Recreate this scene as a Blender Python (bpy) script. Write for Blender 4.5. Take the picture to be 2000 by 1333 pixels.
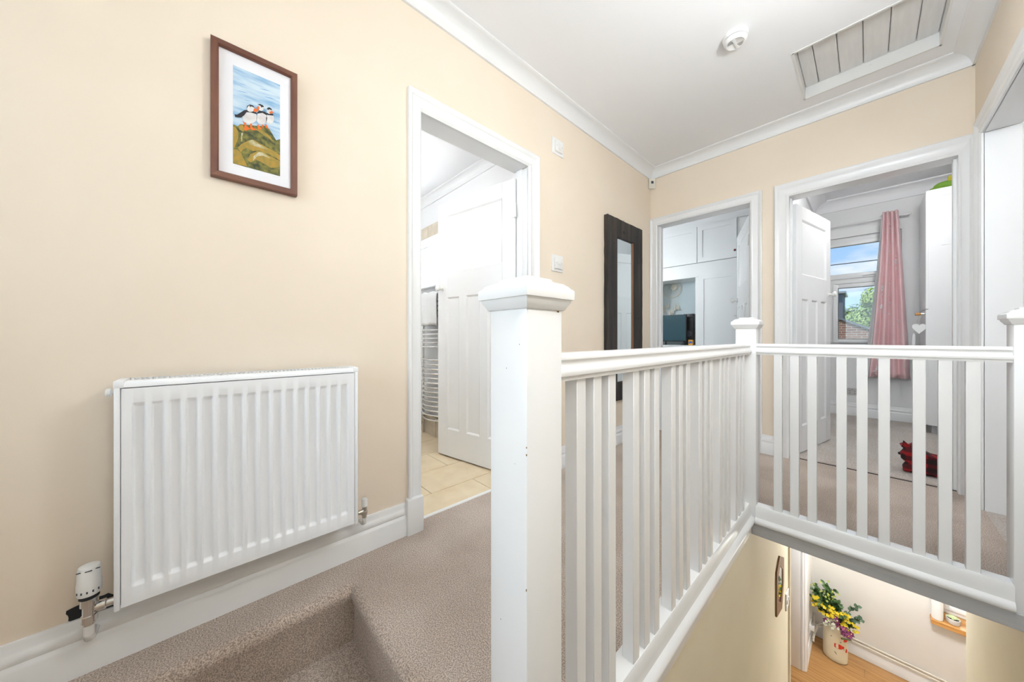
import bpy, bmesh, math, random
from mathutils import Vector, Matrix

for o in list(bpy.data.objects): bpy.data.objects.remove(o)
SC = bpy.context.scene
COL = SC.collection
PI = math.pi
rnd = random.Random(7)

# ------------------------------------------------------------------ camera
CAM_H = 0.925
cd = bpy.data.cameras.new('camera'); cam = bpy.data.objects.new('camera', cd); COL.objects.link(cam)
cam.location = (0, 0, CAM_H); cam.rotation_euler = (PI/2, 0, math.radians(47.3))
cd.sensor_fit = 'HORIZONTAL'; cd.sensor_width = 36; cd.lens = 36*640/2000
cd.shift_y = -7/2000; cd.clip_start = 0.02; cd.clip_end = 200
SC.camera = cam

# ------------------------------------------------------------------ exposure, world, sun, window daylight
vs = SC.view_settings
vs.view_transform = 'Standard'; vs.look = 'None'; vs.gamma = 1; vs.use_curve_mapping = False
vs.exposure = 0.64
SC.cycles.max_bounces = 8; SC.cycles.caustics_reflective = False; SC.cycles.caustics_refractive = False

W = bpy.data.worlds.new('sky'); SC.world = W; W.use_nodes = True
nt = W.node_tree; nt.nodes.clear()
def N(t, typ, **kw):
    n = t.nodes.new(typ)
    for k, v in kw.items():
        if k in n.inputs.keys(): n.inputs[k].default_value = v
        else: setattr(n, k, v)
    return n
wo = N(nt, 'ShaderNodeOutputWorld'); bg = N(nt, 'ShaderNodeBackground', Strength=.72)
tc = N(nt, 'ShaderNodeTexCoord'); sep = N(nt, 'ShaderNodeSeparateXYZ')
nt.links.new(tc.outputs['Generated'], sep.inputs[0])
gr = N(nt, 'ShaderNodeValToRGB')
gr.color_ramp.elements[0].position = 0.0; gr.color_ramp.elements[0].color = (.50, .72, 1.0, 1)
gr.color_ramp.elements[1].position = 0.45; gr.color_ramp.elements[1].color = (.16, .42, .92, 1)
nt.links.new(sep.outputs['Z'], gr.inputs[0])
cn = N(nt, 'ShaderNodeTexNoise', Scale=5.0, Detail=6.0, Roughness=.55)
cmap = N(nt, 'ShaderNodeMapping'); cmap.inputs['Scale'].default_value = (1, 1, 2.6); cmap.inputs['Location'].default_value = (.35, 0, .1)
nt.links.new(tc.outputs['Generated'], cmap.inputs[0]); nt.links.new(cmap.outputs[0], cn.inputs['Vector'])
cr = N(nt, 'ShaderNodeValToRGB'); cr.color_ramp.elements[0].position = .47; cr.color_ramp.elements[1].position = .66
nt.links.new(cn.outputs['Fac'], cr.inputs[0])
mx = N(nt, 'ShaderNodeMixRGB'); mx.inputs[2].default_value = (.95, .97, 1.0, 1)
nt.links.new(cr.outputs[0], mx.inputs[0]); nt.links.new(gr.outputs[0], mx.inputs[1])
nt.links.new(mx.outputs[0], bg.inputs[0]); nt.links.new(bg.outputs[0], wo.inputs[0])

sd = bpy.data.lights.new('sun', 'SUN'); sd.energy = 4.0; sd.angle = .01; sd.color = (1, .95, .86)
sun = bpy.data.objects.new('sun', sd); COL.objects.link(sun)
sun.rotation_euler = Vector((.80, .22, -.62)).to_track_quat('-Z', 'Y').to_euler()

def area(name, loc, direction, sx, sy, energy, color=(1, 1, 1)):
    l = bpy.data.lights.new(name, 'AREA'); l.shape = 'RECTANGLE'; l.size = sx; l.size_y = sy
    l.energy = energy; l.color = color
    o = bpy.data.objects.new(name, l); COL.objects.link(o); o.location = loc
    o.rotation_euler = Vector(direction).to_track_quat('-Z', 'Z').to_euler()
    return o
# daylight standing outside the panes of the windows; the stair window is assumed, unseen
area('daylight_assumed_stair_window', (-.45, -1.62, 1.45), (0, 1, -.12), 1.9, 1.5, 27, (.82, .91, 1.0))
area('daylight_bathroom_window', (-2.75, 1.95, 1.62), (0, -1, 0), .9, .5, 30, (.97, .985, 1.0))
area('daylight_hall_window', (.95, 5.62, -1.2), (0, -1, -.25), .9, 1.1, 22, (1, .97, .93))

# ------------------------------------------------------------------ materials
def mat(name, col, rough=.5, metal=0, col2=None, ns=8, stretch=(1, 1, 1), detail=3, ramp=(.35, .65),
        bump=0, bs=200, bd=.002, bstretch=None, spec=.5, coat=0, sheen=0, emit=0, ecol=None, patch=0):
    m = bpy.data.materials.new(name); m.use_nodes = True
    t = m.node_tree; b = t.nodes['Principled BSDF']
    b.inputs['Base Color'].default_value = (*col, 1); b.inputs['Roughness'].default_value = rough
    b.inputs['Metallic'].default_value = metal; b.inputs['Specular IOR Level'].default_value = spec
    b.inputs['Coat Weight'].default_value = coat; b.inputs['Sheen Weight'].default_value = sheen
    if emit:
        b.inputs['Emission Color'].default_value = (*(ecol or col), 1); b.inputs['Emission Strength'].default_value = emit
    tc = N(t, 'ShaderNodeTexCoord')
    def noise(scale, st, det):
        mp = N(t, 'ShaderNodeMapping'); mp.inputs['Scale'].default_value = st
        t.links.new(tc.outputs['Object'], mp.inputs[0])
        n = N(t, 'ShaderNodeTexNoise', Scale=scale, Detail=det)
        t.links.new(mp.outputs[0], n.inputs['Vector']); return n
    if col2 is not None:
        n = noise(ns, stretch, detail)
        r = N(t, 'ShaderNodeValToRGB')
        r.color_ramp.elements[0].position = ramp[0]; r.color_ramp.elements[0].color = (*col, 1)
        r.color_ramp.elements[1].position = ramp[1]; r.color_ramp.elements[1].color = (*col2, 1)
        t.links.new(n.outputs['Fac'], r.inputs[0]); src = r.outputs[0]
        if patch:
            n2 = noise(3.2, (1, 1, 1), 4); r2 = N(t, 'ShaderNodeValToRGB'); g_ = 1-patch
            r2.color_ramp.elements[0].position = .38; r2.color_ramp.elements[0].color = (g_, g_*.97, g_*.94, 1)
            r2.color_ramp.elements[1].position = .62; r2.color_ramp.elements[1].color = (1, 1, 1, 1)
            t.links.new(n2.outputs['Fac'], r2.inputs[0])
            mm = N(t, 'ShaderNodeMixRGB', blend_type='MULTIPLY'); mm.inputs[0].default_value = 1
            t.links.new(src, mm.inputs[1]); t.links.new(r2.outputs[0], mm.inputs[2]); src = mm.outputs[0]
        t.links.new(src, b.inputs['Base Color'])
    if bump:
        n = noise(bs, bstretch or (1, 1, 1), 2)
        bp = N(t, 'ShaderNodeBump', Strength=bump, Distance=bd)
        t.links.new(n.outputs['Fac'], bp.inputs['Height']); t.links.new(bp.outputs[0], b.inputs['Normal'])
    return m

m_wall = mat('cream_wall_paint', (.86, .755, .625), .75, col2=(.84, .73, .60), ns=2.5, bump=.10, bs=14, bd=.004, spec=.25)
m_wallw = mat('white_wall_paint', (.86, .86, .86), .8, bump=.08, bs=14, bd=.004, spec=.2)
m_wallblue = mat('pale_blue_wall_paint', (.70, .80, .83), .8, spec=.2)
m_hallwall = mat('off_white_hall_paint', (.78, .745, .69), .8, col2=(.75, .715, .66), ns=3, spec=.2)
m_stairwall = mat('stairwell_cream_paint', (.85, .765, .585), .7, col2=(.82, .735, .555), ns=3, bump=.08, bs=10, bd=.004, spec=.25)
m_ceil = mat('white_ceiling_paint', (.93, .93, .945), .85, bump=.05, bs=20, bd=.003, spec=.15)
m_gloss = mat('white_gloss_paint', (.86, .86, .86), .26, bump=.06, bs=26, bd=.002, bstretch=(1, 1, .25), spec=.5)
m_trim = mat('white_satin_trim_paint', (.86, .86, .86), .32, bump=.03, bs=30, bd=.002, spec=.45)
m_chip = mat('chipped_white_paint', (.82, .815, .80), .5, col2=(.42, .38, .34), ns=34, ramp=(.70, .76), detail=4, spec=.3)
m_fascia = mat('grey_fascia', (.42, .42, .425), .6, col2=(.46, .455, .45), ns=30, stretch=(.3, 1, 3), bump=.1, bs=60, bd=.002, bstretch=(.3, 1, 2))  # fascia coloured a darker grey than the white rails
m_rad = mat('radiator_enamel', (.90, .91, .93), .33, spec=.5)
m_dark = mat('dark_gap', (.02, .02, .022), .8)
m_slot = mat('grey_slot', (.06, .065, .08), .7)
m_chrome = mat('polished_chrome', (.78, .77, .75), .14, metal=1)
m_nickel = mat('worn_nickel', (.56, .53, .48), .3, metal=1)
m_plastic = mat('white_plastic', (.85, .84, .82), .35)
m_cream_plastic = mat('cream_plastic', (.78, .74, .65), .4)
m_steelplate = mat('brushed_steel_plate', (.6, .6, .6), .35, metal=1)
m_carpet = mat('beige_carpet', (.34, .262, .21), 1.0, col2=(.76, .64, .55), ns=270, detail=3, ramp=(.38, .62), patch=.18, bump=.9, bs=380, bd=.004, spec=.05, sheen=.25)
m_carpet2 = mat('pale_bedroom_carpet', (.45, .40, .355), 1.0, col2=(.74, .68, .63), ns=140, patch=.08, detail=2, ramp=(.3, .7), bump=1.0, bs=240, bd=.006, spec=.05, sheen=.2)
m_travertine = mat('travertine_tile', (.72, .57, .37), .35, col2=(.80, .67, .47), ns=9, detail=6, ramp=(.3, .7), bump=.15, bs=60, bd=.002)
m_travwall = mat('travertine_wall_tile', (.66, .58, .46), .4, col2=(.52, .44, .33), ns=12, detail=6, ramp=(.35, .75))
m_grout = mat('brown_grout', (.38, .28, .18), .9)
m_plank = [mat('laminate_plank', (.30, .135, .040), .38, col2=(.50, .27, .095), ns=5, stretch=(.6, 12, 1), detail=5, ramp=(.3, .7)),
           mat('laminate_plank_pale', (.35, .165, .052), .38, col2=(.54, .30, .11), ns=6, stretch=(.6, 11, 1), detail=5, ramp=(.3, .7)),
           mat('laminate_plank_dark', (.25, .11, .032), .38, col2=(.45, .235, .08), ns=5, stretch=(.6, 13, 1), detail=5, ramp=(.3, .7))]
m_frame = mat('reddish_brown_frame_wood', (.135, .048, .027), .45, col2=(.20, .08, .045), ns=30, stretch=(1, 1, .12), detail=4)
m_framew = mat('reddish_brown_frame_wood_rail', (.135, .048, .027), .45, col2=(.20, .08, .045), ns=30, stretch=(1, .12, 1), detail=4)
m_mount = mat('white_card_mount', (.86, .85, .88), .8)
m_black = mat('black_stained_wood', (.012, .010, .009), .55, col2=(.06, .045, .035), ns=18, stretch=(1, 1, .12), detail=6, ramp=(.4, .8), bump=.6, bs=22, bd=.006, bstretch=(1, 1, .15))
m_rust = mat('gilt_inner_edge', (.26, .11, .045), .4)
m_mirror = mat('mirror_glass', (.92, .95, .95), .01, metal=1)
m_oak = mat('varnished_oak_sill', (.45, .19, .045), .35, col2=(.62, .32, .10), ns=14, stretch=(.4, 4, 4), detail=4)
m_hatch = mat('white_hatch_boards', (.80, .79, .78), .6, col2=(.84, .83, .82), ns=12, stretch=(4, .5, 1), spec=.3)
m_screen = mat('television_screen', (.030, .075, .095), .22)
m_tvbody = mat('black_plastic', (.012, .012, .013), .4)
m_pink = mat('pink_curtain_cloth', (.86, .57, .585), .9, col2=(.87, .61, .62), ns=6, sheen=.2, spec=.1)
m_lining = mat('white_curtain_lining', (.82, .80, .80), .9, spec=.1)
m_print = mat('silver_grey_print', (.78, .77, .77), .8)
m_upvc = mat('white_upvc', (.86, .86, .86), .3)
m_heart = mat('white_painted_heart', (.86, .86, .85), .5)
m_knobwood = mat('honey_wood', (.55, .27, .07), .4)
m_towel = mat('white_towel', (.84, .84, .83), 1.0, bump=.8, bs=220, bd=.004, spec=.05)
m_leaf = mat('dark_green_leaf', (.035, .085, .025), .5, col2=(.10, .19, .06), ns=30)
m_leaf2 = mat('grey_green_leaf', (.10, .17, .11), .55, col2=(.16, .24, .14), ns=30)
m_yellow = mat('yellow_petal', (.80, .58, .01), .6)
m_lime = mat('lime_bud', (.52, .58, .12), .6)
m_white_petal = mat('white_petal', (.84, .84, .80), .6)
m_purple = mat('purple_petal', (.16, .02, .09), .6, col2=(.30, .06, .18), ns=40)
m_enamel = mat('cream_enamel', (.82, .76, .58), .3)
m_red = mat('red_poppy_paint', (.75, .035, .02), .4)
m_stemgreen = mat('painted_green_leaf', (.13, .17, .06), .5)
m_brown = mat('rim_wear_brown', (.22, .13, .06), .7)
m_vasewhite = mat('white_ceramic', (.86, .85, .82), .2, coat=.3)
m_potgrey = mat('pale_stone_pot', (.72, .68, .64), .6, col2=(.62, .58, .55), ns=20)
m_soil = mat('dark_soil', (.03, .025, .02), .9)
m_succ = mat('pale_succulent', (.52, .60, .30), .5)
m_greentoy = mat('lime_plush', (.17, .32, .04), .9, bump=.4, bs=120, bd=.004)
m_yellowtoy = mat('yellow_plush', (.48, .42, .05), .9, bump=.4, bs=120, bd=.004)
m_wicker = mat('woven_wicker', (.28, .22, .15), .8, col2=(.40, .33, .24), ns=80, stretch=(1, 1, 3), bump=.6, bs=90, bd=.005)
m_cord = mat('cream_cotton', (.74, .70, .60), .9, bump=.4, bs=150, bd=.003)
m_greyplinth = mat('grey_plinth', (.42, .42, .43), .6)
m_teal = mat('teal_knob', (.02, .25, .22), .3)
m_maroon = mat('maroon_knob', (.25, .03, .03), .3)
m_orangebox = mat('orange_card', (.75, .36, .05), .6)
m_bluebox = mat('blue_card', (.05, .12, .45), .6)
m_brown_frame = mat('mid_brown_wood', (.20, .105, .045), .5, col2=(.28, .15, .07), ns=20, stretch=(1, 1, .2))
m_cable = mat('white_cable', (.75, .74, .72), .5)
m_trunk = mat('tree_bark', (.10, .07, .05), .9)
m_tree = mat('tree_leaf', (.09, .19, .03), .6, col2=(.24, .36, .08), ns=1.6, detail=3)
m_slate = mat('slate_hanging', (.16, .16, .18), .7, col2=(.22, .22, .24), ns=20, stretch=(1, 1, 4))

def brick_mat():
    m = bpy.data.materials.new('red_brick'); m.use_nodes = True; t = m.node_tree; b = t.nodes['Principled BSDF']
    tc = N(t, 'ShaderNodeTexCoord'); sp = N(t, 'ShaderNodeSeparateXYZ'); cb = N(t, 'ShaderNodeCombineXYZ')
    t.links.new(tc.outputs['Object'], sp.inputs[0]); t.links.new(sp.outputs['X'], cb.inputs[0]); t.links.new(sp.outputs['Z'], cb.inputs[1])
    br = N(t, 'ShaderNodeTexBrick', Scale=1.0); t.links.new(cb.outputs[0], br.inputs['Vector'])
    br.inputs['Color1'].default_value = (.33, .15, .10, 1); br.inputs['Color2'].default_value = (.24, .10, .07, 1); br.inputs['Mortar'].default_value = (.42, .36, .31, 1)
    br.inputs['Brick Width'].default_value = .225; br.inputs['Row Height'].default_value = .075; br.inputs['Mortar Size'].default_value = .008
    t.links.new(br.outputs['Color'], b.inputs['Base Color']); b.inputs['Roughness'].default_value = .9
    return m
m_brick = brick_mat()
def glass_mat(name, tint=(1, 1, 1)):
    m = bpy.data.materials.new(name); m.use_nodes = True; t = m.node_tree; t.nodes.clear()
    o = N(t, 'ShaderNodeOutputMaterial'); mix = N(t, 'ShaderNodeMixShader'); tr = N(t, 'ShaderNodeBsdfTransparent'); gl = N(t, 'ShaderNodeBsdfGlossy', Roughness=.02)
    tr.inputs[0].default_value = (*tint, 1); fr = N(t, 'ShaderNodeFresnel', IOR=1.45)
    t.links.new(fr.outputs[0], mix.inputs[0]); t.links.new(tr.outputs[0], mix.inputs[1]); t.links.new(gl.outputs[0], mix.inputs[2]); t.links.new(mix.outputs[0], o.inputs[0])
    return m
m_glass = glass_mat('clear_glass', (.96, .98, .97))
def frosted():
    m = bpy.data.materials.new('frosted_glass'); m.use_nodes = True; t = m.node_tree; t.nodes.clear()
    o = N(t, 'ShaderNodeOutputMaterial'); tl = N(t, 'ShaderNodeBsdfTranslucent'); tl.inputs[0].default_value = (.93, .95, .97, 1)
    t.links.new(tl.outputs[0], o.inputs[0]); return m
m_frost = frosted()
def tartan():
    m = bpy.data.materials.new('red_tartan_cloth'); m.use_nodes = True; t = m.node_tree; b = t.nodes['Principled BSDF']
    tc = N(t, 'ShaderNodeTexCoord'); sp = N(t, 'ShaderNodeSeparateXYZ'); t.links.new(tc.outputs['Object'], sp.inputs[0])
    def band(sock, freq, lo):
        a = N(t, 'ShaderNodeMath', operation='MULTIPLY'); a.inputs[1].default_value = freq; t.links.new(sock, a.inputs[0])
        s = N(t, 'ShaderNodeMath', operation='SINE'); t.links.new(a.outputs[0], s.inputs[0])
        g = N(t, 'ShaderNodeMath', operation='GREATER_THAN'); g.inputs[1].default_value = lo; t.links.new(s.outputs[0], g.inputs[0]); return g.outputs[0]
    a1 = N(t, 'ShaderNodeMath', operation='ADD'); t.links.new(sp.outputs['X'], a1.inputs[0]); t.links.new(sp.outputs['Y'], a1.inputs[1])
    h1 = band(sp.outputs['Z'], 110, .2); v1 = band(a1.outputs[0], 95, .2)
    s = N(t, 'ShaderNodeMath', operation='ADD'); t.links.new(h1, s.inputs[0]); t.links.new(v1, s.inputs[1])
    d = N(t, 'ShaderNodeMath', operation='MULTIPLY'); d.inputs[1].default_value = .5; t.links.new(s.outputs[0], d.inputs[0])
    r = N(t, 'ShaderNodeValToRGB'); r.color_ramp.interpolation = 'CONSTANT'
    r.color_ramp.elements[0].color = (.03, .012, .012, 1); r.color_ramp.elements[1].position = .9; r.color_ramp.elements[1].color = (.30, .010, .014, 1)
    e = r.color_ramp.elements.new(.4); e.color = (.09, .008, .012, 1)
    t.links.new(d.outputs[0], r.inputs[0]); t.links.new(r.outputs[0], b.inputs['Base Color']); b.inputs['Roughness'].default_value = .95
    return m
m_tartan = tartan()

# ------------------------------------------------------------------ mesh helpers
class M:
    def __init__(s): s.bm = bmesh.new(); s.mi = 0
    def _f(s, vs):
        try: f = s.bm.faces.new(vs); f.material_index = s.mi; return f
        except ValueError: return None
    def box(s, x0, x1, y0, y1, z0, z1, bev=0, seg=2):
        x0, x1 = sorted((x0, x1)); y0, y1 = sorted((y0, y1)); z0, z1 = sorted((z0, z1))
        v = [s.bm.verts.new(p) for p in ((x0,y0,z0),(x1,y0,z0),(x1,y1,z0),(x0,y1,z0),(x0,y0,z1),(x1,y0,z1),(x1,y1,z1),(x0,y1,z1))]
        fs = [s._f([v[i] for i in q]) for q in ((0,3,2,1),(4,5,6,7),(0,1,5,4),(1,2,6,5),(2,3,7,6),(3,0,4,7))]
        if bev:
            es = list({e for f in fs for e in f.edges})
            r = bmesh.ops.bevel(s.bm, geom=es, offset=bev, segments=seg, affect='EDGES', profile=.5)
            for f in r['faces']: f.material_index = s.mi
        return s
    def sweep(s, prof, fn, ts, closed=True, caps=True):
        """prof: list of (p,q); fn(p,q,t)->xyz; ts: list of t"""
        rings = [[s.bm.verts.new(fn(p, q, t)) for p, q in prof] for t in ts]
        n = len(prof)
        for a, b in zip(rings, rings[1:]):
            for i in range(n if closed else n-1):
                j = (i+1) % n; s._f([a[i], a[j], b[j], b[i]])
        if caps and closed: s._f(rings[0][::-1]); s._f(rings[-1])
        return s
    def lathe(s, prof, c=(0,0,0), ax='z', seg=20):
        def fn(r, h, a):
            p, q = r*math.cos(a), r*math.sin(a)
            d = {'z': (p, q, h), 'x': (h, p, q), 'y': (q, h, p)}[ax]
            return (c[0]+d[0], c[1]+d[1], c[2]+d[2])
        rings = []
        for r, h in prof:
            rings.append([s.bm.verts.new(fn(r, h, 2*PI*i/seg)) for i in range(seg)] if r > 1e-6 else [s.bm.verts.new(fn(0, h, 0))])
        for a, b in zip(rings, rings[1:]):
            for i in range(seg):
                j = (i+1) % seg
                if len(a) == 1 and len(b) == 1: continue
                if len(a) == 1: s._f([a[0], b[j], b[i]])
                elif len(b) == 1: s._f([a[i], a[j], b[0]])
                else: s._f([a[i], a[j], b[j], b[i]])
        if len(rings[0]) > 1: s._f(rings[0][::-1])
        if len(rings[-1]) > 1: s._f(rings[-1])
        return s
    def tube(s, pts, r, seg=8, caps=True):
        pts = [Vector(p) for p in pts]; rings = []; up = Vector((0, 0, 1))
        for i, p in enumerate(pts):
            d = (pts[min(i+1, len(pts)-1)] - pts[max(i-1, 0)]).normalized()
            u = up if abs(d.dot(up)) < .95 else Vector((0, 1, 0))
            a = d.cross(u).normalized(); b = a.cross(d)
            rr = r[i] if isinstance(r, (list, tuple)) else r
            rings.append([s.bm.verts.new(p + a*rr*math.cos(2*PI*k/seg) + b*rr*math.sin(2*PI*k/seg)) for k in range(seg)])
        for a, b in zip(rings, rings[1:]):
            for i in range(seg): s._f([a[i], a[(i+1) % seg], b[(i+1) % seg], b[i]])
        if caps: s._f(rings[0][::-1]); s._f(rings[-1])
        return s
    def poly(s, pts): s._f([s.bm.verts.new(p) for p in pts]); return s
    def slab(s, pts, d):
        """extrude flat polygon by vector d"""
        a = [s.bm.verts.new(p) for p in pts]; b = [s.bm.verts.new(Vector(p)+Vector(d)) for p in pts]
        s._f(a[::-1]); s._f(b)
        for i in range(len(a)): s._f([a[i], a[(i+1) % len(a)], b[(i+1) % len(a)], b[i]])
        return s
    def grid(s, fn, nu, nv):
        g = [[s.bm.verts.new(fn(i/nu, j/nv)) for j in range(nv+1)] for i in range(nu+1)]
        for i in range(nu):
            for j in range(nv): s._f([g[i][j], g[i+1][j], g[i+1][j+1], g[i][j+1]])
        return s
    def blob(s, c, r, sub=3, noise=0, squash=None):
        rr = r if isinstance(r, (tuple, list)) else (r, r, r)
        q = bmesh.ops.create_icosphere(s.bm, subdivisions=sub, radius=1)
        for v in q['verts']:
            k = 1 + (rnd.uniform(-noise, noise) if noise else 0)
            v.co = Vector((c[0]+v.co.x*rr[0]*k, c[1]+v.co.y*rr[1]*k, c[2]+v.co.z*rr[2]*k))
        for f in {f for v in q['verts'] for f in v.link_faces}: f.material_index = s.mi
        return s
    def build(s, name, mats, parent=None, smooth=False, world=True):
        if not s.bm.faces: pass
        bmesh.ops.recalc_face_normals(s.bm, faces=s.bm.faces[:])
        if parent is not None and world:
            off = Vector((0, 0, 0)); p = parent
            while p is not None: off += p.location; p = p.parent
            bmesh.ops.translate(s.bm, verts=s.bm.verts[:], vec=-off)
        me = bpy.data.meshes.new(name); s.bm.to_mesh(me); s.bm.free()
        for m in (mats if isinstance(mats, (list, tuple)) else [mats]): me.materials.append(m)
        if smooth:
            for p in me.polygons: p.use_smooth = True
            try: me.set_sharp_from_angle(angle=math.radians(38))
            except Exception: pass
        o = bpy.data.objects.new(name, me); COL.objects.link(o)
        if parent is not None: o.parent = parent
        return o
def tag(o, label, cat=None, group=None, kind=None):
    o['label'] = label
    if cat: o['category'] = cat
    if group: o['group'] = group
    if kind: o['kind'] = kind
    return o
def empty(name, loc, label, cat, group=None, kind=None, rz=0):
    o = bpy.data.objects.new(name, None); COL.objects.link(o); o.location = loc; o.rotation_euler = (0, 0, rz)
    o.empty_display_size = .05
    return tag(o, label, cat, group, kind)
def box(*a, **k): return M().box(*a, **k)
S = 'structure'

# ------------------------------------------------------------------ main dimensions (metres, landing carpet = z 0)
LW, FW, RW = -1.479, 3.26, .425          # wall faces: left, far, right
TH = .11                                  # wall thickness
CZ = 2.585                                # ceiling
BW = -1.30                                # back wall face
HZ = -2.55                                # ground-floor level
HY = 5.20                                 # hall far wall
SLAB = -.105
RWY = 5.62                                # window wall of right bedroom

# ---- walls
def wall(name, boxes, m, label):
    w = M()
    for b in boxes: w.box(*b)
    return tag(w.build(name, m), label, 'wall', kind=S)
D1 = (.755, 1.500, 2.022)                 # bathroom door opening y0,y1,top
wall('wall_left', [(LW-TH, LW, BW-TH, D1[0]-.03, -.35, 2.75), (LW-TH, LW, D1[1]+.03, FW+TH, -.35, 2.75), (LW-TH, LW, D1[0]-.03, D1[1]+.03, D1[2]+.03, 2.75), (LW-TH, LW, D1[0]-.03, D1[1]+.03, -.35, -.03)], m_wall,
     'cream painted landing wall with the radiator and bathroom doorway')
D2 = (-1.405, -.650, 2.030); D3 = (-.405, .365, 2.004)
wall('wall_far', [(LW-TH, D2[0]-.03, FW, FW+TH, -.1, 2.75), (D2[1]+.03, D3[0]-.03, FW, FW+TH, -.1, 2.75), (D3[1]+.03, RW+TH, FW, FW+TH, -.1, 2.75),
                  (D2[0]-.03, D2[1]+.03, FW, FW+TH, D2[2]+.03, 2.75), (D3[0]-.03, D3[1]+.03, FW, FW+TH, D3[2]+.03, 2.75)], m_wall,
     'cream painted end wall holding the two bedroom doorways')
D4 = (2.28, 3.04, 2.020)
wall('wall_right', [(RW, RW+TH, BW-TH, D4[0]-.03, -.1, 2.75), (RW, RW+TH, D4[1]+.03, FW, -.1, 2.75), (RW, RW+TH, D4[0]-.03, D4[1]+.03, D4[2]+.03, 2.75)], m_wall,
     'cream painted wall above the doorway at the right edge')
WB = (-1.30, .35, .75, 2.20)
wall('wall_back', [(LW, WB[0], BW-TH, BW, -2.75, 2.75), (WB[1], RW, BW-TH, BW, -2.75, 2.75), (WB[0], WB[1], BW-TH, BW, -2.75, WB[2]), (WB[0], WB[1], BW-TH, BW, WB[3], 2.75)], m_wall,
     'cream wall with the assumed stair window behind the viewer')

# ---- ceiling with loft hatch opening
HX0, HX1, HY0, HY1 = -.298, .286, 2.50, 3.05
c = M()
c.box(LW-TH, RW+TH, BW-TH, HY0, CZ, CZ+.08); c.box(LW-TH, RW+TH, HY1, FW+TH, CZ, CZ+.08)
c.box(LW-TH, HX0, HY0, HY1, CZ, CZ+.08); c.box(HX1, RW+TH, HY0, HY1, CZ, CZ+.08)
tag(c.build('ceiling', m_ceil), 'white painted landing ceiling with loft hatch and smoke alarm', 'ceiling', kind=S)
# coving
cov = [(0, 0), (.085, 0), (.085, -.006), (.080, -.010)]
for i in range(1, 8):
    a = PI/2*i/8; cov.append((.080-.066*math.sin(a), -.010-.064*(1-math.cos(a))))
cov += [(.012, -.076), (.012, -.080), (0, -.080)]
e = empty('trim_1', (-.5, 1.5, CZ), 'white plaster coving running round the landing ceiling', 'coving', kind=S)
M().sweep(cov, lambda p, q, t: (LW+p, t, CZ+q), [BW, FW]).build('coving_length', m_trim, e, True)
M().sweep(cov, lambda p, q, t: (t, FW-p, CZ+q), [LW, RW]).build('coving_length', m_trim, e, True)
M().sweep(cov, lambda p, q, t: (RW-p, t, CZ+q), [BW, FW]).build('coving_length', m_trim, e, True)
M().sweep(cov, lambda p, q, t: (t, BW+p, CZ+q), [LW, RW]).build('coving_length', m_trim, e, True)

# ---- landing floor, ledge and half landing, carpeted
def rnd_edge(r, n=6):   # quarter round from top to front
    return [(r-r*math.sin(PI/2*i/n), -(r-r*math.cos(PI/2*i/n))) for i in range(n+1)]
EY = .385; LX = -1.295; LZ = -.205
fl = M()
pr = [(2.115-EY, 0)] + rnd_edge(.028) + [(0, -.04), (.012, -.055), (.012, LZ), (.3, LZ), (.3, SLAB), (2.115-EY, SLAB)]
fl.sweep(pr, lambda p, q, t: (t, EY+p, q), [LX-.030, -.455])
fl.box(LW, LX-.030, BW, 2.115, SLAB, 0)
fl.box(LW, RW, 2.115, FW+TH-.02, SLAB, 0)
pl = [(-.030, 0)] + [(-a, b) for a, b in rnd_edge(.030)][1:] + [(0, -.04), (-.008, -.055), (-.008, LZ), (-.030, LZ)]
fl.sweep(pl, lambda p, q, t: (LX+p, t, q), [BW, EY+.032])
fl.box(LX-.01, RW, BW, EY+.012, LZ-.10, LZ)
fl.box(-1.532, LW, D1[0], D1[1], -.03, -.0004)
tag(fl.build('floor', m_carpet, None, True), 'beige carpeted landing with one step down in front', 'floor', kind=S)

# ---- stairs going down under the balustrade
st = empty('staircase', (0, .5, LZ), 'beige carpeted stairs running down between the cream walls', 'staircase', kind=S)
nr = 12; rise = (LZ-HZ)/nr; go = .25
for i in range(1, nr):
    z = LZ-rise*i; y = EY+go*(i-1)
    M().sweep([(go+.03, 0)] + rnd_edge(.02, 3) + [(0, -.03), (.02, -.04), (.02, -rise-.05), (go+.03, -rise-.05)], lambda p, q, t: (t, y+p, z+q), [-.408, RW-.002]).build('stair_step', m_carpet, st, True)

# ---- stairwell lower walls
wall('wall_left', [(-.53, -.425, -.6, 3.39, HZ, SLAB)], m_stairwall, 'yellowish cream stairwell wall under the banister')
wall('wall_right', [(RW, RW+TH, BW-TH, 3.52, HZ-.05, -.1)], m_stairwall, 'cream stairwell wall at the lower right below the landing edge')
box(-.430, -.412, 3.375, 3.402, HZ, SLAB, bev=.004).build('trim_2', m_stairwall)
tag(bpy.data.objects['trim_2'], 'narrow corner bead ending the stairwell wall beside the white door frame', 'trim', kind=S)

# ---- baseboards
SK = [(0, .148), (.007, .148), (.010, .142), (.010, .126), (.014, .120), (.019, .112), (.019, .100), (.016, .094), (.021, .086), (.024, .080), (.024, -.03), (0, -.03)]
def skirt(name, fn, ts, label, m=m_trim, prof=SK): return tag(M().sweep(prof, fn, ts).build(name, m, None, True), label, 'baseboard', kind=S)
skirt('baseboard_left', lambda p, q, t: (LW+p, t, q), [BW, .690], 'tall white moulded baseboard under the radiator')
skirt('baseboard_left', lambda p, q, t: (LW+p, t, q), [1.60, FW], 'white moulded baseboard under the black framed mirror')
skirt('baseboard_far', lambda p, q, t: (t, FW-p, q), [-.572, -.492], 'short white baseboard between the two bedroom doorways')

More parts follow.
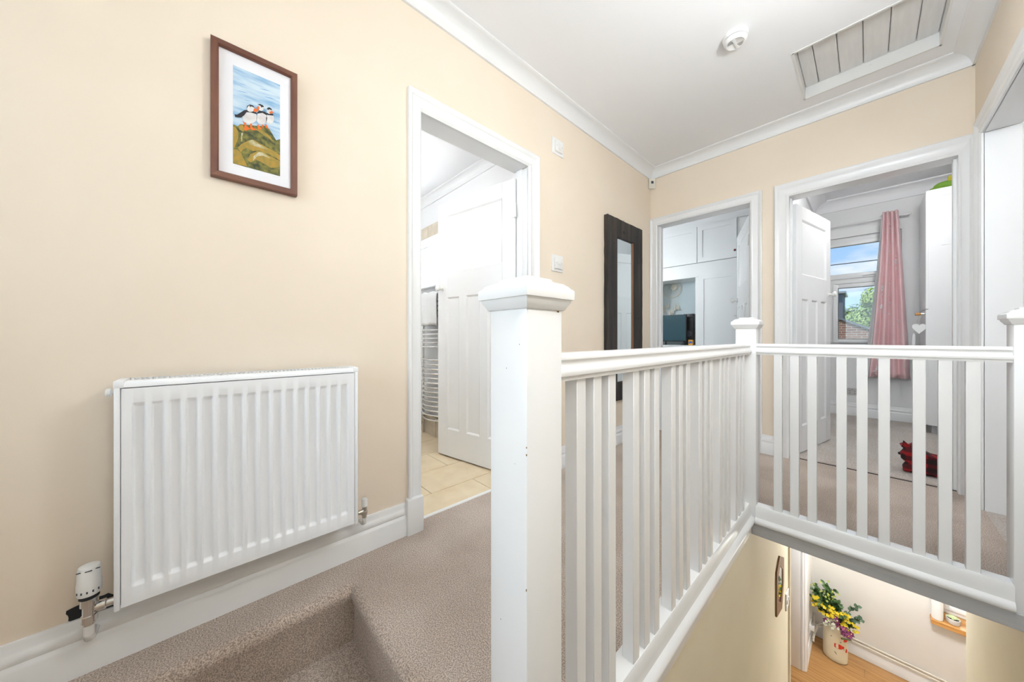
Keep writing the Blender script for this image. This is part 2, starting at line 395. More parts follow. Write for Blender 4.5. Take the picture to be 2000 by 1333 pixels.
# ---- door architraves (frame profile: outer edge to inner edge, proud of the wall)
def archprof(w):
    return [(0, 0), (0, .020), (.006, .024), (.012, .022), (w*.25, .018), (w*.32, .013), (w*.75, .013), (w*.86, .017), (w, .010), (w, 0)]
def trim_frame(name, loc, label, P, legs, lin, stops=True):
    """P(along, depth_out, z): maps to world. legs: outer/inner edges"""
    e = empty(name, loc, label, 'door frame', kind=S)
    (o0, i0, i1, o1, zi, zo, zb) = legs
    if o0 is not None:
        M().sweep(archprof(i0-o0), lambda p, q, t: P(o0+p, q, t if t < 1 else zo-p*(zo-zi)/(i0-o0)), [zb, 2]).build('architrave', m_gloss, e, True)
    M().sweep(archprof(o1-i1), lambda p, q, t: P(o1-p, q, t if t < 1 else zo-p*(zo-zi)/(o1-i1)), [zb, 2]).build('architrave', m_gloss, e, True)
    w = zo-zi; L0 = i0-o0 if o0 is not None else 0; s0 = o0 if o0 is not None else i0
    M().sweep(archprof(w), lambda p, q, t: P((s0+p*L0/w) if t == 0 else (o1-p*(o1-i1)/w), q, zo-p), [0, 1]).build('architrave', m_gloss, e, True)
    d0, d1, stop = lin
    for (a, b, nm) in ((i0-.03, i0, 'jamb'), (i1, i1+.03, 'jamb')):
        k = M(); pts = [P(a, d0, 0), P(b, d1, 0)]
        k.box(min(pts[0][0], pts[1][0]), max(pts[0][0], pts[1][0]), min(pts[0][1], pts[1][1]), max(pts[0][1], pts[1][1]), -.02, zi, bev=.002, seg=1)
        # stop bead
        q0 = P(a+.02 if a < i0 else a-.012, -.045, 0); q1 = P(b+.012 if a < i0 else b-.02, -.06-.03, 0)
        if stops: k.box(q0[0], q1[0], q0[1], q1[1], 0, zi-.002)
        k.build(nm, m_gloss, e, True)
    pts = [P(i0, d0, 0), P(i1, d1, 0)]
    M().box(pts[0][0], pts[1][0], pts[0][1], pts[1][1], zi, zi+.03, bev=.002, seg=1).build('door_head', m_gloss, e, True)
    return e
PL = lambda a, d, z: (LW+d, a, z)
t1 = trim_frame('trim_3', (LW, 1.12, 0), 'white painted door frame of the bathroom beside the radiator', PL, (.690, .755, 1.500, 1.598, 2.022, 2.113, -.01), (.004, -TH-.012, .03))
k = M().box(LW, LW+.036, .676, .757, -.02, .165, bev=.004); k.build('plinth_block', m_gloss, t1, True)
PF = lambda a, d, z: (a, FW-d, z)
trim_frame('trim_4', (-1.03, FW, 0), 'white door frame of the left far bedroom beside the mirror', PF, (-1.478, -1.405, -.650, -.571, 2.030, 2.105, 0), (.004, -TH-.012, .03))
trim_frame('trim_5', (-.02, FW, 0), 'white door frame of the bedroom with the pink curtain', PF, (-.492, -.405, .365, .421, 2.004, 2.105, 0), (.004, -TH-.012, .03))
PR = lambda a, d, z: (RW-d, a, z)
e4 = trim_frame('trim_6', (RW, 2.66, 0), 'white door frame at the right edge beside the end newel', PR, (2.205, 2.28, 3.04, 3.135, 2.020, 2.112, 0), (.004, -TH-.004, .03), False)

# ---- doors
def make_door(name, loc, ang, label, w=.755, hgt=1.975, flip=1, knobz=1.31, nlow=3, hinge=True):
    """leaf along local +x from the hinge, thickness centred on y"""
    d = empty(name, loc, label, 'door', kind=S, rz=ang); t = .019; rec = .010
    xs = [0, .105, w-.105, w]
    rails = [(.0, .215), (1.235, 1.43), (hgt-.105, hgt)]
    k = M()
    k.box(0, .105, -t, t, .008, hgt, bev=.002, seg=1); k.box(w-.105, w, -t, t, .008, hgt, bev=.002, seg=1)
    for a, b in rails: k.box(.105, w-.105, -t, t, max(a, .008), b)
    pw = (w-.21-.075*(nlow-1))/nlow
    for i in range(1, nlow): k.box(.105+pw*i+.075*(i-1), .105+(pw+.075)*i, -t, t, .215, 1.235)
    k.build('door_frame', m_gloss, d, True, world=False)
    def panel(x0, x1, z0, z1):
        q = M(); q.box(x0, x1, -t+rec, t-rec, z0, z1)
        for s in (-1, 1):
            y0 = s*(t-rec); y1 = s*t; b = .012
            for (ax, az, bx, bz, cx, cz, dx, dz) in ((x0, z0, x1, z0, x1-b, z0+b, x0+b, z0+b), (x0, z1, x1, z1, x1-b, z1-b, x0+b, z1-b), (x0, z0, x0, z1, x0+b, z1-b, x0+b, z0+b), (x1, z0, x1, z1, x1-b, z1-b, x1-b, z0+b)):
                q.poly([(ax, y1, az), (bx, y1, bz), (cx, y0, cz), (dx, y0, dz)])
        q.build('door_panel', m_gloss, d, False, world=False)
    panel(.105, w-.105, 1.43, hgt-.105)
    for i in range(nlow): panel(.105+(pw+.075)*i, .105+(pw+.075)*i+pw, .215, 1.235)
    for s in (-1, 1):
        q = M()
        q.lathe([(.022, 0), (.022, .003), (.009, .005), (.008, .022), (.013, .027), (.023, .036), (.025, .044), (.021, .053), (.010, .058), (0, .059)] if s > 0 else
                [(.022, 0), (.022, -.003), (.009, -.005), (.008, -.022), (.013, -.027), (.023, -.036), (.025, -.044), (.021, -.053), (.010, -.058), (0, -.059)], (w-.05, s*t, knobz), 'y', 16)
        q.build('door_knob', m_vasewhite, d, True, world=False)
    for z in (.22, 1.76):
        q = M(); q.box(-.012, .030, flip*t-.001*flip, flip*(t+.003), z-.045, z+.045); q.tube([(-.004, flip*(t+.004), z-.046), (-.004, flip*(t+.004), z+.046)], .006)
        q.build('hinge', m_trim, d, False, world=False)
    return d
def dang(dx, dy): return math.atan2(dy, dx)
make_door('door_1', (-1.575, 1.492, 0), dang(-.72, -.135), 'white panelled bathroom door standing open behind the near newel', flip=1)
make_door('door_2', (-.665, FW+TH+.012, 0), dang(-.250, .715), 'white panelled door of the left far bedroom, opened inwards', flip=1)
make_door('door_3', (-.392, FW+TH+.012, 0), dang(.15, .745), 'white panelled door opened into the bedroom with the pink curtain', flip=1)

# ------------------------------------------------------------------ balustrade
bal = empty('balustrade', (-.443, 1.2, 0), 'white painted landing balustrade with square balusters in threes and capped newels', 'balustrade')
def newel(cx0, cx1, cy0, cy1, zb, ztop):
    o = M().box(cx0, cx1, cy0, cy1, zb, ztop, bev=.004).build('newel_post', m_gloss, bal, True)
    lev = [(.001, ztop-.002), (.004, ztop), (.007, ztop+.006), (.011, ztop+.012), (.0125, ztop+.018), (.016, ztop+.0185), (.0165, ztop+.021), (.0165, ztop+.035), (.0145, ztop+.038), (.012, ztop+.039),
           (.008, ztop+.044), (.001, ztop+.049), (-.008, ztop+.052), (-.014, ztop+.053), (-.014, ztop+.057), (-.0155, ztop+.0585)]
    k = M(); rings = []
    for e, z in lev:
        rings.append([k.bm.verts.new(p) for p in ((cx0-e, cy0-e, z), (cx1+e, cy0-e, z), (cx1+e, cy1+e, z), (cx0-e, cy1+e, z))])
    for a, b in zip(rings, rings[1:]):
        for i in range(4): k._f([a[i], a[(i+1) % 4], b[(i+1) % 4], b[i]])
    k._f(rings[0][::-1]); k._f(rings[-1])
    k.build('newel_cap', m_gloss, o, True)
    return o
NT = .977
nn = newel(-.4935, -.394, .398, .494, LZ-.15, NT)
k = M()
for dx, dz, w_, h_ in ((-.001, .735, .002, .004), (-.001, .722, .0025, .005), (-.0015, .49, .0015, .006), (-.018, .912, .002, .003), (-.052, .868, .002, .003), (-.068, .40, .002, .003), (-.03, .70, .0015, .0015)):
    k.box(-.394+dx-w_*.3, -.394+dx+w_*.3, .3976, .3990, dz, dz+h_*.6)
k.box(-.3945, -.3935, .478, .484, .972, .976)
k.build('paint_chips', m_brown, nn)['kind'] = 'stuff'
newel(-.486, -.394, 2.100, 2.190, -.052, NT-.004)
newel(.353, RW+.0, 2.100, 2.190, -.085, NT-.004)
RT, RB = .892, .835
h = RT-RB
half = [(.0, RT), (.016, RT), (.024, RT-.003), (.0275, RT-.008), (.0275, RT-.013), (.0235, RT-.017), (.0225, RT-.022), (.0255, RT-.028), (.0310, RT-.034), (.0325, RT-.040), (.0310, RT-.046), (.0255, RT-.049), (.0245, RB), (0, RB)]
railp = [(a, b) for a, b in half[:-1]] + [(-a, b) for a, b in half[::-1] if a > 0]
BX = -.4435; BY = 2.1265
M().sweep(railp, lambda p, q, t: (BX+p, t, q), [.490, 2.104]).build('handrail', m_gloss, bal, True)
M().sweep(railp, lambda p, q, t: (t, BY+p*.8, q), [-.396, .356]).build('handrail', m_gloss, bal, True)
# base rails: shoe, sloping face and nosing
base1 = [(-.475, .045), (-.423, .045), (-.418, .036), (-.417, .010), (-.414, -.012), (-.405, -.018), (-.397, -.026), (-.395, -.036), (-.399, -.046), (-.408, -.052), (-.412, -.056), (-.412, -.100), (-.475, -.100)]
M().sweep(base1, lambda p, q, t: (p, t, q), [.490, 2.104]).build('base_rail', m_gloss, bal, True)
base2 = [(2.152, .045), (2.103, .045), (2.099, .036), (2.098, .010), (2.096, -.014), (2.088, -.022), (2.083, -.030), (2.083, -.040), (2.088, -.048), (2.098, -.053), (2.152, -.053)]
M().sweep(base2, lambda p, q, t: (t, p, q), [-.396, .356]).build('base_rail', m_gloss, bal, True)
box(-.412, RW-.001, 2.094, 2.118, SLAB-.004, -.050, bev=.002, seg=1).build('fascia_board', m_fascia, bal)
bb = None
def baluster(cx, cy):
    global bb
    if bb is None:
        k = M(); k.box(-.0165, .0165, -.0165, .0165, .043, RB+.004, bev=.0012, seg=1); bb = k.build('baluster', m_gloss, None, True); o = bb
        o.parent = bal
    else:
        o = bb.copy(); COL.objects.link(o); o.parent = bal
    o.location = (cx-bal.location.x, cy-bal.location.y, 0)
for g in range(6):
    for i in range(3): baluster(-.4415, .600+g*.2530+i*.0645)
for g, x0 in enumerate((-.306, -.079, .143)):
    for i in range(3): baluster(x0+i*.0640, BY-.002)

# ------------------------------------------------------------------ radiator
RX = -1.345; RY0, RY1, RZ0, RZ1 = -.186, .425, .200, .808
rad = empty('radiator', (-1.39, .12, .2), 'white fluted panel radiator with grille top on the cream wall', 'radiator')
def flute(y):
    n = 16; a = RY0+.030; b = RY1-.030; s = (y-a)/(b-a)*n
    if s < 0 or s > n: return 0
    u = s-math.floor(s)
    def ss(x): x = max(0, min(1, x)); return x*x*(3-2*x)
    return -.009*(ss((u-.04)/.16)-ss((u-.64)/.20))
k = M(); ys = [RY0+.013, RY0+.022]
n = 16; a = RY0+.030; b = RY1-.030
for i in range(n):
    for u in (0, .04, .08, .12, .16, .20, .64, .69, .74, .79, .84, .92): ys.append(a+(b-a)*(i+u)/n)
ys += [b, RY1-.022, RY1-.013]
zs = [(RZ0+.012, 0), (RZ0+.048, 0), (RZ0+.051, .15), (RZ0+.055, .5), (RZ0+.059, .85), (RZ0+.062, 1), (RZ1-.072, 1), (RZ1-.069, .85), (RZ1-.065, .5), (RZ1-.061, .15), (RZ1-.058, 0), (RZ1-.020, 0)]
g = [[k.bm.verts.new((RX+flute(y)*f, y, z)) for z, f in zs] for y in ys]
for i in range(len(ys)-1):
    for j in range(len(zs)-1): k._f([g[i][j], g[i+1][j], g[i+1][j+1], g[i][j+1]])
bk = RX-.030
for q in ([(RX, RY0+.013, RZ0+.012), (RX, RY0+.013, RZ1-.02), (bk, RY0+.013, RZ1-.02), (bk, RY0+.013, RZ0+.012)], [(RX, RY1-.013, RZ0+.012), (RX, RY1-.013, RZ1-.02), (bk, RY1-.013, RZ1-.02), (bk, RY1-.013, RZ0+.012)],
          [(RX, RY0+.013, RZ0+.012), (RX, RY1-.013, RZ0+.012), (bk, RY1-.013, RZ0+.012), (bk, RY0+.013, RZ0+.012)], [(RX, RY0+.013, RZ1-.02), (RX, RY1-.013, RZ1-.02), (bk, RY1-.013, RZ1-.02), (bk, RY0+.013, RZ1-.02)]): k.poly(q)
k.build('front_panel', m_rad, rad, True)
box(-1.443, -1.425, RY0+.013, RY1-.013, RZ0+.012, RZ1-.02).build('rear_panel', m_rad, rad)
for y0, y1 in ((RY0, RY0+.0115), (RY1-.0115, RY1)):
    box(-1.445, RX+.002, y0, y1, RZ0, RZ1-.004, bev=.003).build('side_panel', m_rad, rad, True)
box(-1.44, RX-.001, RY0+.012, RY1-.012, RZ0+.004, RZ0+.013).build('bottom_seam', m_rad, rad)
# grille: curved lip, back strip and bars between slots
gt = M()
lip = [(RX+.001, RZ1-.0175), (RX+.001, RZ1-.008), (RX-.002, RZ1-.003), (RX-.008, RZ1), (RX-.022, RZ1), (RX-.022, RZ1-.003), (RX-.010, RZ1-.006), (RX-.003, RZ1-.0175)]
gt.sweep(lip, lambda p, q, t: (p, t, q), [RY0+.0115, RY1-.0115])
gt.box(-1.445, RX-.066, RY0+.0115, RY1-.0115, RZ1-.003, RZ1)
nb = 52
for i in range(nb+1):
    y = RY0+.020+(RY1-RY0-.04)*i/nb; gt.box(-1.43, RX-.018, y-.0023, y+.0023, RZ1-.003, RZ1)
gt.build('top_grille', m_rad, rad, True)
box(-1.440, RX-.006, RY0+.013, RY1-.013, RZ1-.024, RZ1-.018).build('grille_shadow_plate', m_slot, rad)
for y in (RY0-.001, RY1-.018):
    box(-1.445, RX+.0025, y, y+.019, RZ1-.019, RZ1+.0015, bev=.003).build('corner_cap', m_rad, rad, True)
v = M().lathe([(.006, 0), (.006, -.010), (.011, -.011), (.011, -.018), (.008, -.021), (0, -.021)], (-1.395, RY0, .775), 'y', 12).build('bleed_cap', m_plastic, rad, True)
# thermostatic valve (left)
vy = -.236; vx = -1.408
tv = M().lathe([(.0205, 0), (.0225, .006), (.0225, .030), (.0215, .034), (.0205, .066), (.0185, .074), (.012, .0765), (0, .0765)], (vx, vy, .242), 'z', 24).build('thermostat_head', m_plastic, rad, True)
M().lathe([(.017, 0), (.018, .001), (.018, .010), (.017, .011)], (vx, vy, .2315), 'z', 24).build('black_collar', m_dark, tv, True)
k = M()
for ang, hgt in ((-.9, .014), (-.45, .014), (.0, .014), (.45, .014), (.9, .014)):
    x = vx+.0226*math.cos(ang); y = vy+.0226*math.sin(ang); k.box(x-.0006, x+.0006, y-.0014, y+.0014, .252, .252+.0055)
for ang in (-.7, .1, .8):
    x = vx+.0203*math.cos(ang); y = vy+.0203*math.sin(ang); k.box(x-.0012, x+.0012, y-.006, y+.006, .3085, .3103)
k.build('dial_marks', m_slot, tv)['kind'] = 'stuff'
vb = M().lathe([(.0165, .212), (.0165, .2315), (.0125, .2315), (.0125, .186), (.015, .185), (.015, .168), (.0115, .166), (.0115, .160)][::-1], (vx, vy, 0), 'z', 16).build('valve_body', m_chrome, rad, True)
M().lathe([(.0085, 0), (.0085, .012), (.0135, .013), (.0135, .028), (.010, .030), (.010, .055)], (vx+.0, vy, .200), 'y', 10).build('union_nut', m_chrome, rad, True)
M().tube([(vx, vy, .165), (vx, vy, .134), (vx-.004, vy, .122), (vx-.02, vy, .116), (vx-.05, vy, .116)], .0105, 10).build('supply_pipe', m_plastic, rad, True)
# ragged hole where the pipe enters the wall
hp = [(.000+.030*math.cos(t)*(1+.10*math.sin(5*t+1)), .022*math.sin(t)*(1+.14*math.cos(7*t))) for t in [2*PI*i/26 for i in range(26)]]
tag(M().slab([(LW+.0005, vy-.004+p*1.6, .165+q*1.25) for p, q in hp], (.0008, 0, 0)).build('pipe_hole', m_dark), 'ragged black hole in the wall behind the thermostatic valve', 'hole')
# lockshield (right)
ly = .470
M().lathe([(.012, 0), (.012, .026), (.0105, .032), (0, .033)], (vx, ly, .228), 'z', 16).build('lockshield_cap', m_plastic, rad, True)
M().lathe([(.009, 0), (.0095, .012), (.0125, .013), (.0125, .026), (.009, .028), (.009, .046)], (vx, ly, .182), 'z', 12).build('valve_body', m_nickel, rad, True)
M().lathe([(.007, 0), (.010, -.006), (.010, -.016), (.007, -.026)], (vx, ly, .208), 'y', 10).build('union_nut', m_nickel, rad, True)
M().tube([(vx, ly, .184), (vx, ly, .160), (vx-.02, ly, .150), (vx-.05, ly, .150)], .009, 10).build('supply_pipe', m_plastic, rad, True)

# ------------------------------------------------------------------ framed puffin print
PX = -1.454; py0, py1, pz0, pz1 = .002, .243, 1.459, 1.917
pic = empty('framed_picture', (LW, .122, pz0), 'reddish brown framed print of three puffins on mossy rocks', 'picture')
fw = .0205
fp = [(0, LW-PX+.001), (0, -.001), (.003, 0), (fw-.004, 0), (fw, -.004), (fw, -.012), (fw-.004, LW-PX+.001)]
def mitre(a0, a1, b0, b1, side):
    def fn(p, q, t):
        x = PX+q
        if side == 'l': return (x, a0+p, (b0+p) if t == 0 else (b1-p))
        if side == 'r': return (x, a1-p, (b0+p) if t == 0 else (b1-p))
        if side == 'b': return (x, (a0+p) if t == 0 else (a1-p), b0+p)
        return (x, (a0+p) if t == 0 else (a1-p), b1-p)
    return fn
for s in 'lrbt': M().sweep(fp, mitre(py0, py1, pz0, pz1, s), [0, 1]).build('frame_side', m_frame if s in 'lr' else m_framew, pic)
box(LW+.002, PX-.012, py0+.01, py1-.01, pz0+.01, pz1-.01).build('mount', m_mount, pic)
a0, a1, b0, b1 = .0585, .1905, 1.5185, 1.855
def art(x, y):
    p = (x-37)/728; u = 180+y/7.841
    top = 122+41*p; bot = 317+25*p
    return p, (bot-u)/(bot-top)
def at(x, y, lay):
    p, q = art(x, y); p = min(1, max(0, p)); q = min(1, max(0, q))
    return (PX-.0118+.00025*lay, a0+p*(a1-a0), b0+q*(b1-b0))
m_psky = mat('painted_sky', (.20, .42, .66), .7, col2=(.62, .74, .83), ns=26, stretch=(1, .35, 2.2), detail=4, ramp=(.3, .62))
m_prock = mat('painted_rock_green', (.045, .06, .025), .7, col2=(.27, .24, .05), ns=60, detail=4, ramp=(.35, .7))
m_pochre = mat('painted_rock_ochre', (.44, .27, .04), .7, col2=(.27, .22, .05), ns=70, detail=4, ramp=(.4, .7))
m_pwhite = mat('painted_white', (.80, .78, .77), .7, col2=(.66, .62, .62), ns=50)
m_pblack = mat('painted_black', (.022, .022, .030), .7)
m_porange = mat('painted_orange', (.78, .16, .02), .7)
m_ppale = mat('painted_pale_lichen', (.60, .55, .38), .7, col2=(.40, .34, .14), ns=80)
m_pblue = mat('painted_blue_streak', (.17, .38, .66), .7)
prt = M().poly([(PX-.0118, a0, b0), (PX-.0118, a1, b0), (PX-.0118, a1, b1), (PX-.0118, a0, b1)]).build('art_print', m_psky, pic)
k = M()
for x, y, L in ((500, 35, 130), (190, 80, 90), (90, -60, 120), (430, -90, 110), (560, 120, 90), (120, -170, 80), (600, 200, 70), (620, 420, 90)):
    L *= 1.5; k.poly([at(x, y, 1), at(x+L*.25, y+L*.045, 1), at(x+L*.6, y+L*.13, 1), at(x+L, y+L*.28, 1), at(x+L*.6, y+L*.19, 1), at(x+L*.25, y+L*.09, 1)])
k.build('brush_streaks', m_pblue, prt)['kind'] = 'stuff'
R_ = M()
def shape(k, mi, lay, pts): k.mi = mi; k.poly([at(x, y, lay) for x, y in pts])
def ell(k, mi, lay, cx, cy, rx, ry, n=18): shape(k, mi, lay, [(cx+rx*math.cos(2*PI*i/n), cy+ry*math.sin(2*PI*i/n)) for i in range(n)])
shape(R_, 0, 2, [(37, 470), (60, 475), (100, 500), (140, 465), (300, 478), (420, 490), (520, 490), (590, 540), (640, 620), (700, 715), (765, 700), (765, 1290), (37, 1080)])
shape(R_, 1, 3, [(37, 500), (70, 510), (110, 570), (115, 680), (60, 830), (37, 850)])
shape(R_, 1, 3, [(37, 850), (100, 860), (160, 920), (200, 1010), (250, 1120), (37, 1072)])
shape(R_, 1, 3, [(105, 830), (150, 780), (260, 720), (330, 700), (440, 760), (560, 830), (700, 900), (765, 950), (765, 1030), (640, 950), (430, 870), (330, 880), (240, 830), (190, 850), (150, 900)])
shape(R_, 2, 4, [(260, 725), (330, 703), (410, 765), (560, 850), (470, 840), (330, 790), (285, 775)])
shape(R_, 1, 3, [(250, 1020), (290, 930), (400, 880), (480, 890), (600, 960), (765, 1040), (765, 1130), (620, 1140), (480, 1060), (380, 1010), (300, 1060)])
shape(R_, 2, 4, [(340, 960), (420, 892), (480, 900), (610, 995), (480, 950), (400, 960), (330, 1030)])
shape(R_, 1, 3, [(110, 490), (150, 475), (185, 480), (210, 560), (180, 580), (130, 550)])
shape(R_, 1, 3, [(330, 520), (460, 550), (600, 650), (660, 740), (560, 670), (440, 590)])
shape(R_, 2, 4, [(155, 600), (185, 600), (172, 660), (168, 740), (156, 730)])
R_.build('painted_rocks', [m_prock, m_pochre, m_ppale], prt)
def bird(body, back, head, cap, beak, feet, eye):
    k = M()
    for f in feet: shape(k, 2, 5, f)
    ell(k, 0, 6, *body); 
    shape(k, 1, 7, back); ell(k, 0, 8, *head); shape(k, 1, 9, cap); shape(k, 2, 9, beak); ell(k, 1, 10, eye[0], eye[1], 10, 9, 8)
    k.build('painted_bird', [m_pwhite, m_pblack, m_porange], prt)
bird((600, 385, 66, 78), [(540, 300), (560, 285), (655, 318), (645, 338), (560, 325)], (592, 265, 48, 44), [(545, 240), (560, 215), (590, 208), (628, 235), (628, 258), (595, 240)], [(580, 285), (630, 262), (655, 295), (610, 312)], [[(515, 470), (540, 470), (560, 500), (580, 545), (530, 520)]], (572, 240))
bird((468, 375, 84, 98), [(385, 300), (430, 255), (520, 275), (552, 310), (548, 332), (480, 292), (420, 300)], (458, 215, 42, 46), [(405, 158), (440, 155), (485, 175), (505, 200), (480, 205), (440, 178)], [(388, 205), (405, 190), (428, 195), (430, 235), (400, 242)], [[(395, 470), (415, 470), (440, 505), (478, 545), (410, 545)], [(470, 470), (490, 470), (495, 520), (475, 520)]], (462, 200))
bird((285, 362, 110, 96), [(58, 315), (95, 322), (200, 250), (260, 238), (385, 288), (390, 312), (300, 285), (235, 280), (200, 330), (150, 366), (70, 358)], (297, 222, 60, 55), [(236, 235), (242, 185), (285, 162), (335, 178), (362, 218), (330, 200), (280, 178), (255, 190)], [(335, 262), (350, 220), (395, 235), (422, 252), (372, 285)], [[(175, 410), (200, 440), (225, 440), (235, 490), (290, 535), (225, 570), (198, 550), (205, 480)], [(285, 440), (315, 440), (320, 505), (390, 555), (320, 560), (290, 530)]], (292, 193))
k = M()
for y0 in (a0+.002, a1-.022):
    for i in range(7): k.box(PX-.0119, PX-.0117, y0+i*.0025, y0+i*.0025+.0016, b0-.0075+.0012*math.sin(i*2.3), b0-.0068+.0012*math.sin(i*2.3))
k.build('pencil_marks', mat('pencil_grey', (.45, .45, .47), .8), pic)['kind'] = 'stuff'

# ------------------------------------------------------------------ black framed mirror
mi = empty('wall_mirror', (LW, 2.7, .38), 'tall mirror in a rough black timber frame on the cream wall', 'mirror')
MY0, MY1, MZ0, MZ1 = 2.400, 3.005, .385, 1.940; MX = -1.438; mw = .155
def rough_side(fn, n=26):
    pr = [(0, LW+.002-MX), (0, -.003), (.004, 0), (mw-.003, -.004), (mw, -.006), (mw, LW+.002-MX)]
    ts = [i/n for i in range(n+1)]
    offs = [rnd.uniform(-.0022, .0022) for _ in ts]
    k = M()
    rings = [[k.bm.verts.new(fn(p+(offs[i] if p < .005 else 0), q, ts[i])) for p, q in pr] for i in range(n+1)]
    for a, b in zip(rings, rings[1:]):
        for i in range(len(pr)): k._f([a[i], a[(i+1) % len(pr)], b[(i+1) % len(pr)], b[i]])
    k._f(rings[0][::-1]); k._f(rings[-1]); return k
for s in (0, 1):
    y = lambda p: MY0+p if s == 0 else MY1-p
    rough_side(lambda p, q, t: (MX+q, y(p), (MZ0+p)*(1-t)+(MZ1-p)*t)).build('frame_side', m_black, mi)
    z = lambda p: MZ0+p if s == 0 else MZ1-p
    rough_side(lambda p, q, t: (MX+q, (MY0+p)*(1-t)+(MY1-p)*t, z(p)), 12).build('frame_side', m_black, mi)
box(LW+.004, MX-.020, MY0+mw-.01, MY1-mw+.01, MZ0+mw-.01, MZ1-mw+.01).build('mirror_glass', m_mirror, mi)
for y0 in (MY0+mw, MY1-mw-.004): box(MX-.020, MX-.010, y0, y0+.004, MZ0+mw, MZ1-mw).build('gilt_slip', m_rust, mi)
k = M()
for y, z, r in ((2.47, 1.89, .009), (2.66, 1.84, .016), (2.50, 1.72, .008), (2.93, 1.62, .007), (2.93, 1.10, .010), (2.9, 1.85, .008)): k.lathe([(r, 0), (r*.6, .0012), (0, .0014)], (MX-.002, y, z), 'x', 10)
k.build('nail_holes', m_dark, mi)['kind'] = 'stuff'
M().tube([(LW+.002, 2.70, 1.955), (LW+.012, 2.70, 1.955), (LW+.016, 2.70, 1.962)], .004, 8).build('hanging_screw', m_nickel, mi)

# ------------------------------------------------------------------ switches, sensor, smoke alarm
def switch(loc, label, w, hgt, double):
    e = empty('wall_switch', loc, label, 'switch', 'wall switches beside the bathroom doorway'); x = LW; y, z = loc[1], loc[2]
    box(x, x+.006, y-w/2, y+w/2, z-hgt/2, z+hgt/2, bev=.0015, seg=1).build('surround', m_plastic, e, True)
    b = box(x+.006, x+.020, y-.036, y+.036, z-.038, z+.036, bev=.003).build('switch_plate', m_plastic, e, True)
    if double:
        for dy in (-.011, .011): box(x+.020, x+.0235, y+dy-.008, y+dy+.008, z-.010, z+.010, bev=.0015, seg=1).build('rocker', m_plastic, b, True)
    else:
        box(x+.020, x+.0225, y-.011, y+.011, z-.012, z+.018, bev=.001, seg=1).build('rocker', m_plastic, b, True)
        box(x+.020, x+.0212, y-.012, y+.012, z-.026, z-.018).build('indicator_slot', m_cream_plastic, b)
    for dy in (-.028, .028): M().lathe([(.0032, 0), (.0032, .0008), (0, .001)], (x+.020, y+dy, z), 'x', 8).build('screw', m_nickel, b)
    return e
switch((LW, 1.800, 2.262), 'white square isolator switch high above the light switch', .125, .112, False)
switch((LW, 1.795, 1.444), 'white light switch below the isolator, above the near newel cap', .120, .116, True)
se = empty('alarm_sensor', (-1.462, 3.24, 2.43), 'small cream motion sensor tucked in the ceiling corner', 'sensor')
k = M(); cx, cy = LW+.012, FW-.012
pts = [(LW+.001, FW-.046), (LW+.012, FW-.056), (LW+.056, FW-.012), (LW+.046, FW-.001), (LW+.001, FW-.001)]
k.slab([(x, y, 2.405) for x, y in pts], (0, 0, .095)); k.build('sensor_body', m_cream_plastic, se)
k = M(); k.slab([(LW+.027, FW-.042, 2.452), (LW+.043, FW-.026, 2.452), (LW+.043, FW-.026, 2.476), (LW+.027, FW-.042, 2.476)], (.0015, -.0015, 0)); k.build('sensor_window', m_slot, se)

m_cable_grey = mat('grey_vent', (.36, .35, .33), .7)
sa = empty('smoke_alarm', (-.492, 2.125, CZ), 'round white smoke alarm on the landing ceiling', 'smoke alarm')
q = (-.492, 2.125, CZ)
M().lathe([(.060, 0), (.060, -.004), (.058, -.018), (.0545, -.021)], q, 'z', 40).build('base_ring', m_plastic, sa, True)
M().lathe([(.050, -.0205), (.050, -.024), (.0545, -.0245), (.0545, -.030), (.050, -.040), (.042, -.0445), (.038, -.042), (.0, -.042)], q, 'z', 40).build('alarm_body', m_plastic, sa, True)
M().lathe([(.0515, -.0205), (.0515, -.0246)], q, 'z', 40).build('air_gap', m_slot, sa)
for s in (-1, 1):
    k = M()
    for i in range(6):
        yy = s*(.010+i*.0042); hw = max(.004, .015-.0015*i)
        k.box(q[0]+s*.020-hw, q[0]+s*.020+hw, q[1]+yy-.0012, q[1]+yy+.0012, CZ-.0428, CZ-.0418)
    k.build('vent_grille', m_cable_grey, sa)['kind'] = 'stuff'
k = M(); k.box(q[0]-.006, q[0]+.006, q[1]-.036, q[1]+.036, CZ-.047, CZ-.042, bev=.002); k.build('test_bar', m_plastic, sa, True)

# ------------------------------------------------------------------ loft hatch
ha = empty('loft_hatch', ((HX0+HX1)/2, (HY0+HY1)/2, CZ), 'recessed white loft hatch of narrow boards in the ceiling', 'hatch')
bz = CZ+.072
xs = [HX0+.008, -.222, -.120, -.016, .087, .194, HX1-.008]
for a, b in zip(xs, xs[1:]):
    k = M(); k.sweep([(a+.0015, .004), (a+.006, 0), (b-.006, 0), (b-.0015, .004), (b-.0015, .018), (a+.0015, .018)], lambda p, q, t: (p, t, bz+q), [HY0+.012, HY1-.012]); k.build('hatch_board', m_hatch, ha)
box(HX0, HX1, HY0, HY1, bz+.019, bz+.03).build('hatch_backing', m_greyplinth, ha)
t = .014
for nm, bx in (('hatch_lining', (HX0-.002, HX0+t-.006, HY0, HY1)), ('hatch_lining', (HX1-t+.006, HX1+.002, HY0, HY1)), ('hatch_lining', (HX0, HX1, HY0-.002, HY0+t-.004)), ('hatch_lining', (HX0, HX1, HY1-t+.004, HY1+.002))):
    box(*bx, CZ-.003, bz+.02).build(nm, m_chip, ha)

